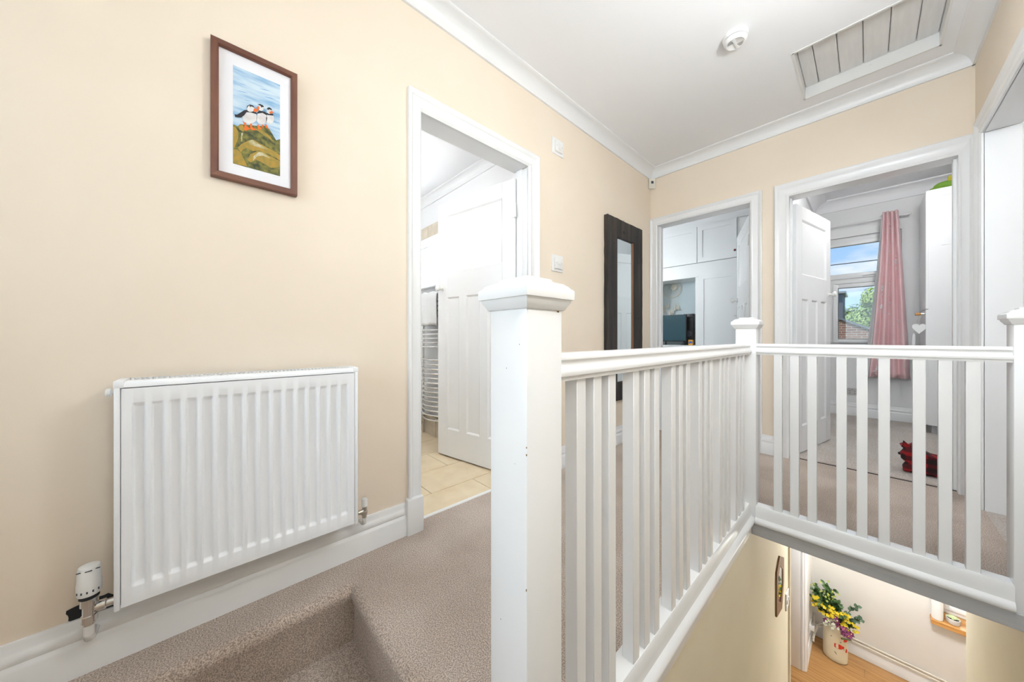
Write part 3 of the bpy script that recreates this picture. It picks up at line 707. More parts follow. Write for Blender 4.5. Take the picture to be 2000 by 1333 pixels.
# ------------------------------------------------------------------ bathroom
BX0 = -3.35; BY0, BY1 = .15, 1.60
fb = tag(box(BX0, LW-TH+.11, BY0, BY1, -.10, -.014).build('floor', m_grout), 'bathroom floor of pale travertine tiles', 'floor', kind=S)
tw, tl = .3085, .60
for i in range(6):
    x1 = -1.449-i*tw; x0 = x1-tw
    off = [.67, .37][i % 2]
    for j in range(-1, 3):
        y0 = off+j*tl; y1 = y0+tl
        ya, yb = max(y0, BY0), min(y1, BY1)
        if yb-ya < .03: continue
        xa, xb = x0, min(x1, -1.535)
        if xb-xa < .02: continue
        if xb > LW-TH:   # slice inside the doorway
            ya, yb = max(ya, D1[0]), min(yb, D1[1])
            if yb-ya < .03: continue
        M().box(xa+.002, xb-.002, ya+.002, yb-.002, -.014, -.004, bev=.0015, seg=1).build('floor_tile', m_travertine, fb)
tag(box(-1.553, -1.530, D1[0], D1[1], -.02, .004, bev=.004).build('trim_7', m_plastic), 'pale threshold strip between bathroom tiles and carpet', 'threshold', kind=S)
wall('wall_left', [(BX0-.1, BX0, BY0-.1, BY1+.1, -.1, 2.7), (BX0, LW-TH, BY0-.1, BY0, -.1, 2.7)], m_wallw, 'white bathroom side walls out of view behind the doorway')
WX0, WX1, WZ0, WZ1 = -3.20, -2.30, 1.44, 1.845
wall('wall_far', [(BX0, WX0, BY1, BY1+.1, -.1, 2.7), (WX1, LW-TH, BY1, BY1+.1, -.1, 2.7), (WX0, WX1, BY1, BY1+.1, -.1, WZ0), (WX0, WX1, BY1, BY1+.1, WZ1, 2.7)], m_wallw, 'white bathroom wall behind the chrome towel rail')
tag(box(BX0, LW-TH, BY0, BY1, 2.30, 2.36).build('ceiling', m_ceil), 'white bathroom ceiling seen through the doorway', 'ceiling', kind=S)
M().sweep([(a*.8, b*.8) for a, b in cov], lambda p, q, t: (t, BY1-p, 2.30+q), [BX0, LW-TH]).build('trim_8', m_trim, None, True)
tag(bpy.data.objects['trim_8'], 'white coving over the bathroom window', 'coving', kind=S)
wt = tag(box(BX0, LW-TH, BY1-.004, BY1, WZ1+.055, 2.03).build('trim_9', m_grout), 'mottled beige tile band above the bathroom window', 'tile band', kind=S)
for i in range(6): M().box(BX0+.002+i*.2, BX0+.198+i*.2, BY1-.010, BY1-.004, WZ1+.057, 2.028, bev=.001, seg=1).build('wall_tile', m_travwall, wt)
w1 = empty('window_1', ((WX0+WX1)/2, BY1, WZ0), 'frosted bathroom window above the towel rail', 'window', kind=S)
k = M()
for z0, z1 in ((WZ0, WZ0+.03), (WZ1-.03, WZ1)): k.box(WX0, WX1, BY1+.03, BY1+.08, z0, z1, bev=.004)
for x0, x1 in ((WX0, WX0+.03), (WX1-.03, WX1)): k.box(x0, x1, BY1+.03, BY1+.08, WZ0, WZ1, bev=.004)
k.build('window_frame', m_upvc, w1, True)
box(WX0+.03, WX1-.03, BY1+.05, BY1+.056, WZ0+.03, WZ1-.03).build('frosted_pane', m_frost, w1)
box(WX0-.03, WX1+.03, BY1-.06, BY1+.03, WZ0-.035, WZ0-.002, bev=.006).build('window_sill', m_upvc, w1, True)
M().sweep([(0, 0), (.03, 0), (.035, -.02), (.02, -.05), (0, -.055)], lambda p, q, t: (t, BY1-p, WZ1+.055+q), [WX0-.05, WX1+.05]).build('window_head', m_upvc, w1)
bx = tag(box(BX0, -2.25, 1.560, BY1, -.012, .165).build('trim_10', m_grout), 'low travertine tiled upstand behind the towel rail', 'upstand', kind=S)
for i in range(4): M().box(BX0+.002+i*.31, BX0+.305+i*.31, 1.550, 1.560, -.008, .168, bev=.001, seg=1).build('wall_tile', m_travwall, bx)
# towel rail
tr = empty('towel_rail', (-2.75, 1.5, 0), 'curved chrome ladder towel rail seen through the bathroom doorway', 'towel rail')
TX0, TX1, TY = -2.945, -2.560, 1.535
for x in (TX0, TX1): M().tube([(x, TY, .14), (x, TY, 1.30)], .014, 12).build('upright', m_chrome, tr, True)
zs = [.175+i*.042 for i in range(14)] + [.84+i*.038 for i in range(5)] + [1.12+i*.045 for i in range(4)]
rung = None
for z in zs:
    if rung is None:
        pts = [(TX0+(TX1-TX0)*i/10, TY-.012-.055*math.sin(PI*i/10), z) for i in range(11)]
        rung = M().tube(pts, .0085, 8).build('rung', m_chrome, tr, True); rz0 = z
    else:
        o = rung.copy(); COL.objects.link(o); o.parent = tr; o.location = (0, 0, z-rz0)
for x in (TX0, TX1):
    M().tube([(x, TY, .14), (x, TY, .0)], .008, 8).build('feed_pipe', m_nickel, tr, True)
    M().lathe([(.012, 0), (.014, -.01), (.014, -.035), (.010, -.042), (0, -.043)], (x, TY-.004, .10), 'y', 12).build('valve_knob', m_chrome, tr, True)
    for z in (.30, 1.22): M().tube([(x, TY, z), (x, BY1-.012, z)], .009, 8).build('wall_bracket', m_chrome, tr, True)
# towel over the upper rungs
def towel(u, v):
    x = -2.935+.33*u; w = (v-.5)*2
    front = w > 0
    zz = 1.335 - abs(w)**1.1*.30 if abs(w) > .12 else 1.335-(w*w)*.6
    bow = .055*math.sin(PI*(x-TX0)/(TX1-TX0))
    y = TY-.012-bow + (-.022 if front else .020)*min(1, abs(w)/.12) + .006*math.sin(u*21)*min(1, abs(w)*1.6)
    return (x, y, zz+.006*math.sin(u*17))
k = M().grid(towel, 30, 24).build('towel', m_towel, None, True)
sm = k.modifiers.new('thick', 'SOLIDIFY'); sm.thickness = .006
tag(k, 'white towel folded over the top of the chrome towel rail', 'towel')

# ------------------------------------------------------------------ right far bedroom (pink curtain)
Y0 = FW+TH
tag(box(-.50, 1.75, Y0-.02, RWY, -.10, -.002).build('floor', m_carpet2), 'pale beige bedroom carpet beyond the right far doorway', 'floor', kind=S)
tag(box(-.46, 1.75, Y0, RWY, CZ, CZ+.08).build('ceiling', m_ceil), 'white ceiling of the bedroom with the pink curtain', 'ceiling', kind=S)
VX0, VX1, VZ0, VZ1 = -.445, .260, .845, 2.130
wall('wall_far', [(-.46, VX0, RWY, RWY+.22, -.1, CZ), (VX1, 1.75, RWY, RWY+.22, -.1, CZ), (VX0, VX1, RWY, RWY+.22, -.1, VZ0), (VX0, VX1, RWY, RWY+.22, VZ1, CZ)], m_wallw, 'white bedroom wall around the window with the pink curtain')
wall('wall_left', [(-.51, -.46, Y0, RWY+.22, -.1, CZ)], m_wallw, 'white partition wall between the two far bedrooms')
wall('wall_right', [(1.75, 1.85, FW, RWY+.2, -.1, CZ+.1), (RW+TH, 1.75, FW, Y0, -.1, CZ+.1)], m_wallw, 'white side wall behind the wardrobe')
big = [(a*1.5, b*1.55) for a, b in cov]
M().sweep(big, lambda p, q, t: (t, RWY-p, CZ+q), [-.46, 1.75]).build('trim_11', m_ceil, None, True)
tag(bpy.data.objects['trim_11'], 'deep white coving above the pink curtain', 'coving', kind=S)
M().sweep(big, lambda p, q, t: (-.46+p, t, CZ+q), [Y0, RWY]).build('trim_12', m_ceil, None, True)
tag(bpy.data.objects['trim_12'], 'deep white coving behind the open door of the right far bedroom', 'coving', kind=S)
skirt('baseboard_far', lambda p, q, t: (t, RWY-p, q), [-.46, .39], 'white baseboard under the bedroom window')
tag(box(-.405, .365, FW+.035, FW+.048, -.01, .003).build('trim_13', m_dark), 'dark gap where landing carpet meets bedroom carpet', 'carpet bar', kind=S)
w2 = empty('window_2', (0, RWY+.05, VZ0), 'white framed bedroom window looking onto trees and brick', 'window', kind=S)
wy0, wy1 = RWY+.035, RWY+.095
def rect_frame(name, x0, x1, z0, z1, w, y0, y1, par, m=m_upvc, bev=.004):
    k = M(); k.box(x0, x0+w, y0, y1, z0, z1, bev=bev); k.box(x1-w, x1, y0, y1, z0, z1, bev=bev); k.box(x0+w-.001, x1-w+.001, y0, y1, z0, z0+w, bev=bev); k.box(x0+w-.001, x1-w+.001, y0, y1, z1-w, z1, bev=bev)
    return k.build(name, m, par, True)
rect_frame('outer_frame', VX0, VX1, VZ0, VZ1, .045, wy0, wy1, w2)
box(VX0+.04, VX1-.04, wy0, wy1, 1.575, 1.640, bev=.004).build('transom', m_upvc, w2, True)
box(-.312, -.262, wy0, wy1, VZ0+.04, 1.58, bev=.004).build('mullion', m_upvc, w2, True)
tf = rect_frame('top_light', -.392, VX1-.035, 1.632, VZ1-.040, .060, wy0-.018, wy1-.02, w2)
box(-.392+.058, VX1-.093, wy0+.02, wy0+.026, 1.690, VZ1-.098).build('pane', m_glass, tf)
M().tube([(-.04, wy0-.022, 1.655), (.05, wy0-.030, 1.660), (.10, wy0-.030, 1.658)], .007, 8).build('window_handle', m_upvc, tf, True)
cf = rect_frame('casement', -.285, VX1-.035, VZ0+.015, 1.570, .048, wy0-.018, wy1-.02, w2)
box(-.240, VX1-.080, wy0+.02, wy0+.026, VZ0+.06, 1.525).build('pane', m_glass, cf)
rect_frame('glazing_gasket', -.240, VX1-.080, VZ0+.060, 1.525, .004, wy0-.019, wy0-.015, cf, m_dark, 0)
box(VX0+.044, -.311, wy0+.02, wy0+.026, VZ0+.04, 1.58).build('pane', m_glass, w2)
box(VX0-.03, VX1+.03, RWY-.05, RWY+.04, VZ0-.03, VZ0, bev=.006).build('window_sill', m_upvc, w2, True)
# curtain
def curt(s, z, inset=0.0):
    """s 0..1 across, z height; pleats gather at the top"""
    v = (2.315-z)/1.835
    x0 = .118-.105*v**1.3; x1 = .228+.085*v**.9
    x = x0+(x1-x0)*s
    amp = .021+.014*v
    return Vector((x, 5.505-amp*math.sin(s*2*PI*3.6+.6)-.012*math.sin(s*7+v*2)+inset, z))
cu = empty('curtain', (.18, 5.5, .48), 'pink curtain printed with grey moons and stars at the bedroom window', 'curtain')
cl = M().grid(lambda u, v: curt(u, 2.315-1.835*v), 60, 30).build('curtain_cloth', m_pink, cu, True)
sm = cl.modifiers.new('thick', 'SOLIDIFY'); sm.thickness = .003
ll = M().grid(lambda u, v: curt(-.09+.30*u, 2.30-1.80*v, .022) + Vector((-.016*v, 0, 0)), 14, 24).build('curtain_lining', m_lining, cu, True)
k = M()
def star(n=5): return [((1 if i % 2 == 0 else .48)*math.sin(PI*i/n), (1 if i % 2 == 0 else .48)*math.cos(PI*i/n)) for i in range(2*n)]
def moon(): return [(math.cos(a), math.sin(a)) for a in [PI*.35+i*PI*1.3/10 for i in range(11)]] + [(.55*math.cos(a)+.30, .72*math.sin(a)) for a in [PI*1.62-i*PI*1.24/8 for i in range(9)]]
def on_cloth(s0, z0, wid, px, pz, r): return curt(s0+px*r/wid, z0+pz*r) + Vector((0, -.0068, 0))
for i in range(54):
    s0 = rnd.uniform(.06, .94); z0 = 2.27-1.75*((i*.6180339+.1) % 1); v0 = (2.315-z0)/1.835; wid = .11+.19*v0
    if i % 4 == 0:      # crescent as a strip of quads
        rot = rnd.uniform(-.6, .6); r = .032; n = 8; A = []; B = []
        for j in range(n+1):
            t_ = -1.9+3.8*j/n; wd = .62*math.cos(t_*PI/2/1.9)
            A.append((math.cos(t_+rot+PI), math.sin(t_+rot+PI))); B.append((math.cos(t_+rot+PI)*(1-wd), math.sin(t_+rot+PI)*(1-wd)))
        for j in range(n): k.poly([on_cloth(s0, z0, wid, *p, r) for p in ((A[j], A[j+1], B[j+1], B[j]) if 0 < j < n-1 else (A[j], A[j+1], B[j+1]) if j == 0 else (A[j], A[j+1], B[j]))])
    else:
        shp, r = (star(), .019) if i % 4 == 1 else ([(math.cos(a_*PI/4), math.sin(a_*PI/4)) for a_ in range(8)], .009)
        for j in range(len(shp)): k.poly([on_cloth(s0, z0, wid, *p, r) for p in ((0, 0), shp[j], shp[(j+1) % len(shp)])])
k.build('moon_and_star_print', m_print, cu)['kind'] = 'stuff'
rod = empty('curtain_rod', (0, 5.51, 2.265), 'thin white curtain rod over the bedroom window', 'curtain rod')
M().tube([(-.45, 5.535, 2.262), (.275, 5.535, 2.262)], .009, 10).build('rod', m_upvc, rod, True)
M().lathe([(.009, 0), (.017, .012), (.017, .035), (.008, .052), (0, .054)], (.272, 5.535, 2.262), 'x', 12).build('finial', m_upvc, rod, True)
M().tube([(.255, 5.535, 2.262), (.255, RWY, 2.262)], .007, 8).build('bracket', m_upvc, rod, True)
so = empty('wall_socket', (-.118, RWY, .28), 'double steel wall socket below the bedroom window', 'socket')
box(-.165, -.075, RWY-.008, RWY, .240, .322, bev=.002, seg=1).build('socket_plate', m_steelplate, so)
k = M()
for dx, dz in ((-.02, .010), (.02, .010), (-.02, -.018), (.02, -.018), (0, .022)): k.box(-.12+dx-.004, -.12+dx+.004, RWY-.0088, RWY-.008, .28+dz-.003, .28+dz+.003)
k.build('pin_slots', m_dark, so)['kind'] = 'stuff'
# wardrobe
wd = empty('wardrobe', (.66, 5.35, 0), 'tall white panelled wardrobe beside the pink curtain', 'wardrobe')
qx, qy = .392, 5.085
box(qx+.012, .99, qy+.005, RWY-.006, .08, 2.34).build('carcass', m_trim, wd)
k = M()     # panelled end facing the doorway
rz = [.08, .155, .72, .80, 1.37, 1.45, 1.95, 2.03, 2.26, 2.34]
k.box(qx+.008, qx+.085, qy, qy+.016, .08, 2.34); k.box(.915, .99, qy, qy+.016, .08, 2.34)
for a, b in ((.08, .16), (.60, .68), (1.00, 1.08), (1.36, 1.44), (1.80, 1.88), (2.27, 2.34)): k.box(qx+.085, .915, qy, qy+.016, a, b)
k.build('end_panel', m_trim, wd)
for z0, z1 in ((.082, 1.195), (1.20, 2.338)):
    for y0, y1 in ((qy+.004, qy+.262), (qy+.266, RWY-.010)):
        d = box(qx-.008, qx+.010, y0, y1, z0, z1, bev=.002, seg=1).build('wardrobe_door', m_trim, wd)
        if y0 < qy+.1 and z0 < .5:
            hk = M(); hk.lathe([(.010, 0), (.010, -.028)], (qx-.008, y0+.05, 1.155), 'x', 10); hk.build('handle_stem', m_chrome, d, True)
            M().lathe([(.014, -.026), (.014, -.060), (.011, -.062), (0, -.062)], (qx-.008, y0+.05, 1.155), 'x', 12).build('handle_knob', m_knobwood, d, True)
box(qx+.03, .98, qy+.03, RWY-.01, 0, .08).build('plinth', m_greyplinth, wd)
# heart and tag hanging from the wardrobe knob
he = empty('hanging_heart', (.355, 5.135, 1.13), 'white wooden heart hanging from the wardrobe knob', 'ornament')
hp = []
for i in range(28):
    t = 2*PI*i/28; hp.append((16*math.sin(t)**3/16, (13*math.cos(t)-5*math.cos(2*t)-2*math.cos(3*t)-math.cos(4*t))/16))
M().slab([(.345+a*.044, 5.100, 1.015+b*.058) for a, b in hp], (0, .010, 0)).build('heart', m_heart, he)
M().tube([(.345, 5.105, 1.05), (.350, 5.118, 1.10), (.357, 5.135, 1.143)], .0018, 6).build('string', m_cord, he)
M().slab([(.306, 5.12, .96), (.322, 5.12, .97), (.322, 5.12, .86), (.312, 5.12, .80), (.298, 5.12, .83)], (0, .006, 0)).build('hanging_tag', m_print)
tag(bpy.data.objects['hanging_tag'], 'grey felt tag hanging behind the white heart', 'tag')
M().tube([(.314, 5.123, .965), (.330, 5.128, 1.08), (.352, 5.135, 1.143)], .0016, 6).build('tag_string', m_cord, bpy.data.objects['hanging_tag'])
# plush toy and basket on the wardrobe
ty = empty('plush_toy', (.53, 5.2, 2.34), 'green and yellow plush parrot lying on the wardrobe', 'toy')
M().blob((.52, 5.20, 2.385), (.085, .06, .045), 3).build('toy_body', m_greentoy, ty, True)
M().blob((.585, 5.17, 2.425), (.035, .034, .032), 3).blob((.535, 5.16, 2.435), (.018, .016, .03), 2).build('toy_head', m_yellowtoy, ty, True)
M().blob((.465, 5.18, 2.365), (.055, .03, .018), 3).build('toy_wing', m_greentoy, ty, True)
M().blob((.618, 5.155, 2.42), (.014, .011, .009), 2).build('toy_beak', m_orangebox, ty, True)
ba = empty('storage_basket', (.74, 5.32, 2.34), 'brown woven basket behind the plush parrot on the wardrobe', 'basket')
k = M(); k.sweep([(.66, 5.29), (.94, 5.29), (.94, 5.52), (.66, 5.52)], lambda p, q, t: (p+(p-.80)*t*.10, q+(q-5.405)*t*.10, 2.34+.15*t), [0, .25, .5, .75, 1.0]); k.build('basket_body', m_wicker, ba)
M().tube([(.645, 5.275, 2.49), (.955, 5.275, 2.49), (.955, 5.535, 2.49), (.645, 5.535, 2.49), (.645, 5.275, 2.49)], .010, 8).build('basket_rim', m_wicker, ba)
# tartan dog doorstop
dg = empty('tartan_doorstop', (.30, 3.58, 0), 'red tartan dog shaped doorstop on the bedroom carpet', 'doorstop')
k = M()
outline = [(-.115, .0), (-.118, .030), (-.105, .052), (-.090, .062), (-.108, .068), (-.125, .085), (-.128, .120), (-.112, .150), (-.130, .178), (-.112, .190), (-.090, .182), (-.075, .196), (-.045, .190), (-.030, .160), (.01, .140), (.065, .135), (.09, .160), (.105, .165), (.10, .125), (.105, .08), (.105, 0)]
def ring(s, w):
    cxm = sum(p for p, q in outline)/len(outline); czm = .09
    return [k.bm.verts.new((.285+cxm+(p-cxm)*s, 3.56+w, max(.001, czm+(q-czm)*s))) for p, q in outline]
rings = [ring(.80, -.055), ring(.95, -.042), ring(1, -.020), ring(1, .020), ring(.95, .042), ring(.80, .055)]
for a, b in zip(rings, rings[1:]):
    for i in range(len(a)): k._f([a[i], a[(i+1) % len(a)], b[(i+1) % len(b)], b[i]])
k._f(rings[0][::-1]); k._f(rings[-1])
k.build('body', m_tartan, dg, True)
M().slab([(.160, 3.515, .168), (.205, 3.515, .178), (.170, 3.51, .215)], (0, .014, 0)).build('ear', m_tartan, dg)
M().blob((.156, 3.56, .112), .010, 2).build('nose', m_dark, dg, True)

# ------------------------------------------------------------------ left far bedroom (built-in cupboards)
tag(box(-3.0, -.51, Y0-.02, 5.42, -.10, -.002).build('floor', m_carpet2), 'pale bedroom carpet beyond the left far doorway', 'floor', kind=S)
tag(box(-3.0, -.51, Y0, 5.42, CZ, CZ+.08).build('ceiling', m_ceil), 'white ceiling of the left far bedroom', 'ceiling', kind=S)
wall('wall_far', [(-3.0, -.51, 5.32, 5.42, -.1, CZ)], m_wallblue, 'pale blue wall behind the television alcove')
wall('wall_left', [(-3.1, -3.0, FW, 5.42, -.1, CZ+.1), (-3.0, LW-TH, FW, FW+TH, -.1, CZ+.1)], m_wallblue, 'pale blue side wall of the left far bedroom')
cb = empty('built_in_cupboard', (-1.7, 5.0, 0), 'white built in cupboards framing the television alcove', 'cupboard')
CY = 4.80
k = M()
k.box(-2.98, -.75, CY, CY+.03, 2.405, CZ-.002); k.box(-2.98, -.75, CY, CY+.03, 1.735, 1.918)
k.box(-1.566, -1.525, CY, CY+.03, 0, 1.74); k.box(-1.090, -.75, CY, CY+.03, 0, 2.41); k.box(-2.98, -2.585, CY, CY+.03, 0, 2.41); k.box(-2.59, -1.566, CY, CY+.03, 0, .06)
k.box(-1.566, -1.536, CY+.03, 5.318, 0, 1.918); k.box(-2.59, -1.536, CY+.03, 5.318, 1.760, 1.79); k.box(-2.59, -2.56, CY+.03, 5.318, 0, 1.918)
k.build('cupboard_frame', m_trim, cb)
def cdoor(x0, x1, z0, z1, knob, kz, km, sw=.060, two=None):
    k = M(); y0 = CY-.016; y1 = CY+.002
    k.box(x0, x0+sw, y0, y1, z0, z1); k.box(x1-sw, x1, y0, y1, z0, z1); k.box(x0+sw, x1-sw, y0, y1, z0, z0+sw); k.box(x0+sw, x1-sw, y0, y1, z1-sw, z1)
    d = k.build('cupboard_door', m_trim, cb)
    box(x0+sw, x1-sw, CY-.006, y1, z0+sw, z1-sw).build('door_panel', m_trim, d)
    if km is not None:
        M().lathe([(.006, 0), (.006, -.010), (.013, -.014), (.013, -.022), (.008, -.027), (0, -.028)], (knob, y0, kz), 'y', 12).build('cupboard_knob', km, d, True)
cdoor(-2.085, -1.545, 1.922, 2.402, -2.055, 2.01, m_teal); cdoor(-2.58, -2.090, 1.922, 2.402, -2.13, 2.01, None)
cdoor(-1.538, -1.092, 1.922, 2.402, -1.108, 2.005, m_teal)
M().lathe([(.011, -.030), (.013, -.034), (.009, -.042), (0, -.043)], (-1.104, CY-.016, 2.005), 'y', 12).build('knob_tip', m_maroon, cb, True)
cdoor(-1.522, -1.092, .07, 1.752, -1.108, 1.20, m_vasewhite)
ds = empty('dressing_table', (-2.07, 5.05, 0), 'white dressing table filling the alcove under the television', 'table')
box(-2.555, -1.570, 4.815, 5.310, .785, .815, bev=.004).build('table_top', m_trim, ds, True)
for x in (-2.55, -1.96): box(x, x+.385, 4.84, 5.30, .06, .785).build('drawer_unit', m_trim, ds)
for x in (-2.55, -1.96):
    for i in range(3): box(x+.006, x+.379, 4.824, 4.84, .08+i*.235, .30+i*.235, bev=.002, seg=1).build('drawer_front', m_trim, ds)
tvv = empty('television', (-1.95, 4.95, .815), 'black flat television standing in the cupboard alcove', 'television')
box(-2.42, -1.730, 4.945, 4.975, .866, 1.252, bev=.004).build('television_case', m_tvbody, tvv, True)
box(-2.412, -1.738, 4.9425, 4.9455, .878, 1.244).build('screen', m_screen, tvv)
for x in (-2.02, -2.30): M().tube([(x, 4.96, .87), (x+.01, 4.93, .84), (x+.02, 4.89, .819)], .006, 6).tube([(x, 4.96, .87), (x-.01, 4.99, .84), (x-.015, 5.02, .819)], .006, 6).build('stand_foot', m_tvbody, tvv, True)
M().slab([(-1.80, 4.90, .817), (-1.745, 4.955, .87), (-1.73, 4.955, .866), (-1.77, 4.90, .817)], (0, .02, 0)).build('stand_foot', m_tvbody, tvv)
sp = empty('speaker', (-1.72, 5.08, .815), 'dark speaker box standing behind the television', 'speaker')
box(-1.800, -1.668, 5.03, 5.16, .816, 1.262, bev=.004).build('speaker_case', m_tvbody, sp, True)
M().lathe([(.045, 0), (.045, -.004), (.02, -.001), (0, -.001)], (-1.73, 5.03, .98), 'y', 16).build('speaker_cone', m_slot, sp)
bo = empty('toy_box', (-1.66, 4.93, .815), 'small orange and blue box on the alcove shelf', 'box')
box(-1.690, -1.632, 4.90, 4.94, .816, .892, bev=.002, seg=1).build('carton', m_orangebox, bo)
M().slab([(-1.688, 4.8985, .845), (-1.67, 4.8985, .875), (-1.65, 4.8985, .868), (-1.634, 4.8985, .86), (-1.638, 4.8985, .842), (-1.655, 4.8985, .85), (-1.665, 4.8985, .838)], (0, .001, 0)).build('blue_motif', m_bluebox, bo)
dc = empty('dreamcatcher', (-2.05, 5.29, 1.68), 'cream macrame dreamcatcher hanging in the alcove', 'dreamcatcher')
cx, cz, rr = -2.060, 1.672, .128
M().tube([(cx+rr*math.cos(2*PI*i/28), 5.285, cz+rr*math.sin(2*PI*i/28)) for i in range(29)], .006, 6).build('hoop', m_cord, dc)
k = M()
for r in (.05, .075, .10, .12):
    pts = [(cx+.03*(1-r/.128)+r*(1+.10*(i % 2))*math.cos(2*PI*i/24), 5.285, cz+.03*(1-r/.128)+r*(1+.10*(i % 2))*math.sin(2*PI*i/24)) for i in range(25)]
    k.tube(pts, .0032, 5)
for i in range(12):
    a = 2*PI*i/12; k.tube([(cx+.03+.04*math.cos(a), 5.285, cz+.03+.04*math.sin(a)), (cx+rr*math.cos(a+.2), 5.285, cz+rr*math.sin(a+.2))], .0022, 5)
k.lathe([(.045, -.003), (.045, .003)], (cx+.03, 5.285, cz+.03), 'y', 16)
k.build('web', m_cord, dc)
for i in range(11):
    x = cx-.15+.025*i+rnd.uniform(-.006, .006); top = cz-rr*math.sqrt(max(0, 1-((x-cx)/rr)**2)) if abs(x-cx) < rr else cz-.05; L = .13+.05*math.sin(i*1.3)+rnd.uniform(0, .05)
    M().tube([(x, 5.283, top), (x, 5.283, top-L)], .0018, 5).lathe([(.004, 0), (.008, -.012), (.005, -.020), (.012, -.07), (.012, -.085), (0, -.085)], (x, 5.283, top-L), 'z', 8).build('tassel', m_cord, dc)
for i, (x, z) in enumerate(((-2.19, 1.33), (-2.10, 1.31))):
    o = M().slab([(x+16*math.sin(2*PI*j/24)**3/16*.05, 5.308, z+(13*math.cos(2*PI*j/24)-5*math.cos(4*PI*j/24)-2*math.cos(6*PI*j/24)-math.cos(8*PI*j/24))/16*.055) for j in range(24)], (0, .010, 0)).build('wall_heart', m_heart)
    tag(o, ('white heart on the alcove wall farther from the speaker', 'white heart on the alcove wall nearer the speaker')[i], 'ornament', 'white hearts on the alcove wall')
# drape at the alcove's left edge
k = M().grid(lambda u, v: (-2.30+.20*u*(1-.55*math.sin(PI*min(1, v*1.1)))+.02*math.sin(v*3), 4.88+.018*math.sin(u*19), 1.74-.86*v), 20, 16).build('lace_drape', m_lining, None, True)
sm = k.modifiers.new('thick', 'SOLIDIFY'); sm.thickness = .003
tag(k, 'white lace drape gathered at the edge of the alcove', 'drape')

# ------------------------------------------------------------------ front bedroom beyond the right doorway
tag(box(RW+TH, 2.5, .9, 3.20, -.10, -.002).box(RW-.001, RW+TH, D4[0]-.029, D4[1]+.029, -.095, -.001).build('floor', m_carpet2), 'carpet of the front bedroom past the right doorway', 'floor', kind=S)
wall('wall_right', [(2.5, 2.6, .9, 3.3, -.1, CZ), (RW+TH, 2.5, .8, .9, -.1, CZ)], m_wallw, 'white walls of the front bedroom out of view')
wall('wall_far', [(RW+TH, 2.5, 3.14, 3.24, -.1, CZ)], m_wallw, 'white wall strip inside the right edge doorway')
tag(box(RW+TH, 2.5, .9, 3.2, CZ, CZ+.08).build('ceiling', m_ceil), 'white ceiling of the front bedroom', 'ceiling', kind=S)

# ------------------------------------------------------------------ stair window assumed behind the viewer, unseen
w3 = empty('window_3', (-.45, BW, WB[2]), 'white stair window assumed behind the viewer, unseen', 'window', kind=S)
rect_frame('outer_frame', WB[0], WB[1], WB[2], WB[3], .05, BW-.09, BW-.03, w3)
box(-.50, -.45, BW-.09, BW-.03, WB[2], WB[3]).build('mullion', m_upvc, w3)
box(WB[0]+.05, -.50, BW-.06, BW-.054, WB[2]+.05, WB[3]-.05).build('pane', m_glass, w3)
box(-.45, WB[1]-.05, BW-.06, BW-.054, WB[2]+.05, WB[3]-.05).build('pane', m_glass, w3)

# ------------------------------------------------------------------ downstairs hall
fh = tag(box(-1.8, 2.2, 3.1, HY, HZ-.10, HZ-.012).build('floor', m_brown), 'hall floor of honey coloured laminate planks', 'floor', kind=S)
pw = .128; row = 0; y = 3.12
while y < HY-.005:
    y1 = min(y+pw, HY-.002); x = -1.8+((row*.47) % 1.2)-1.2
    while x < 2.2:
        xa, xb = max(x, -1.8), min(x+1.2, 2.2)
        if xb-xa > .03: M().box(xa+.0008, xb-.0008, y+.0008, y1-.0008, HZ-.012, HZ, bev=.001, seg=1).build('floor_plank', m_plank[(row*2+int(x*3)) % 3], fh)
        x += 1.2
    y += pw; row += 1
HX0w, HX1w, HZ0w, HZ1w = .455, 1.30, -1.79, -.80
wall('wall_far', [(-1.8, HX0w, HY, HY+.22, HZ-.1, SLAB), (HX1w, 2.2, HY, HY+.22, HZ-.1, SLAB), (HX0w, HX1w, HY, HY+.22, HZ-.1, HZ0w-.045), (HX0w, HX1w, HY, HY+.22, HZ1w, SLAB)], m_hallwall, 'off white downstairs hall wall behind the flowers')
wall('wall_left', [(-.56, -.436, 4.62, HY, HZ-.1, SLAB), (-1.9, -1.8, 3.1, HY+.2, HZ-.1, SLAB), (-1.8, -.53, 3.28, 3.39, HZ-.1, SLAB)], m_hallwall, 'short downstairs hall wall beside the white door casing')
wall('wall_right', [(2.2, 2.3, 3.1, HY+.2, HZ-.1, SLAB), (RW+TH, 2.2, 3.41, 3.52, HZ-.1, SLAB)], m_hallwall, 'downstairs hall side wall out of view')
tag(box(-1.9, 2.3, FW+TH-.02, HY+.22, SLAB-.06, SLAB+.003).build('ceiling', m_ceil), 'white ceiling of the downstairs hall', 'ceiling', kind=S)
e = empty('trim_14', (-.5, 4.58, HZ), 'white fluted door casing at the foot of the stairs', 'door frame', kind=S)
box(-.60, -.470, 4.530, 4.625, HZ, SLAB, bev=.003).build('casing_board', m_gloss, e, True)
M().sweep([(-.470, 4.545), (-.462, 4.536), (-.452, 4.536), (-.447, 4.545), (-.438, 4.545), (-.426, 4.556), (-.422, 4.570), (-.422, 4.625), (-.470, 4.625)], lambda p, q, t: (p, q, t), [HZ, SLAB]).build('architrave', m_gloss, e, True)
hs = [(0, .130), (.006, .130), (.009, .118), (.009, .108), (.014, .100), (.014, 0), (0, 0)]
M().sweep(hs, lambda p, q, t: (t, HY-p, HZ+q), [-.436, 2.2]).build('baseboard_far', m_trim, None, True); tag(bpy.data.objects['baseboard_far.002'] if 'baseboard_far.002' in bpy.data.objects else COL.objects[-1], 'white baseboard along the downstairs hall wall', 'baseboard', kind=S)
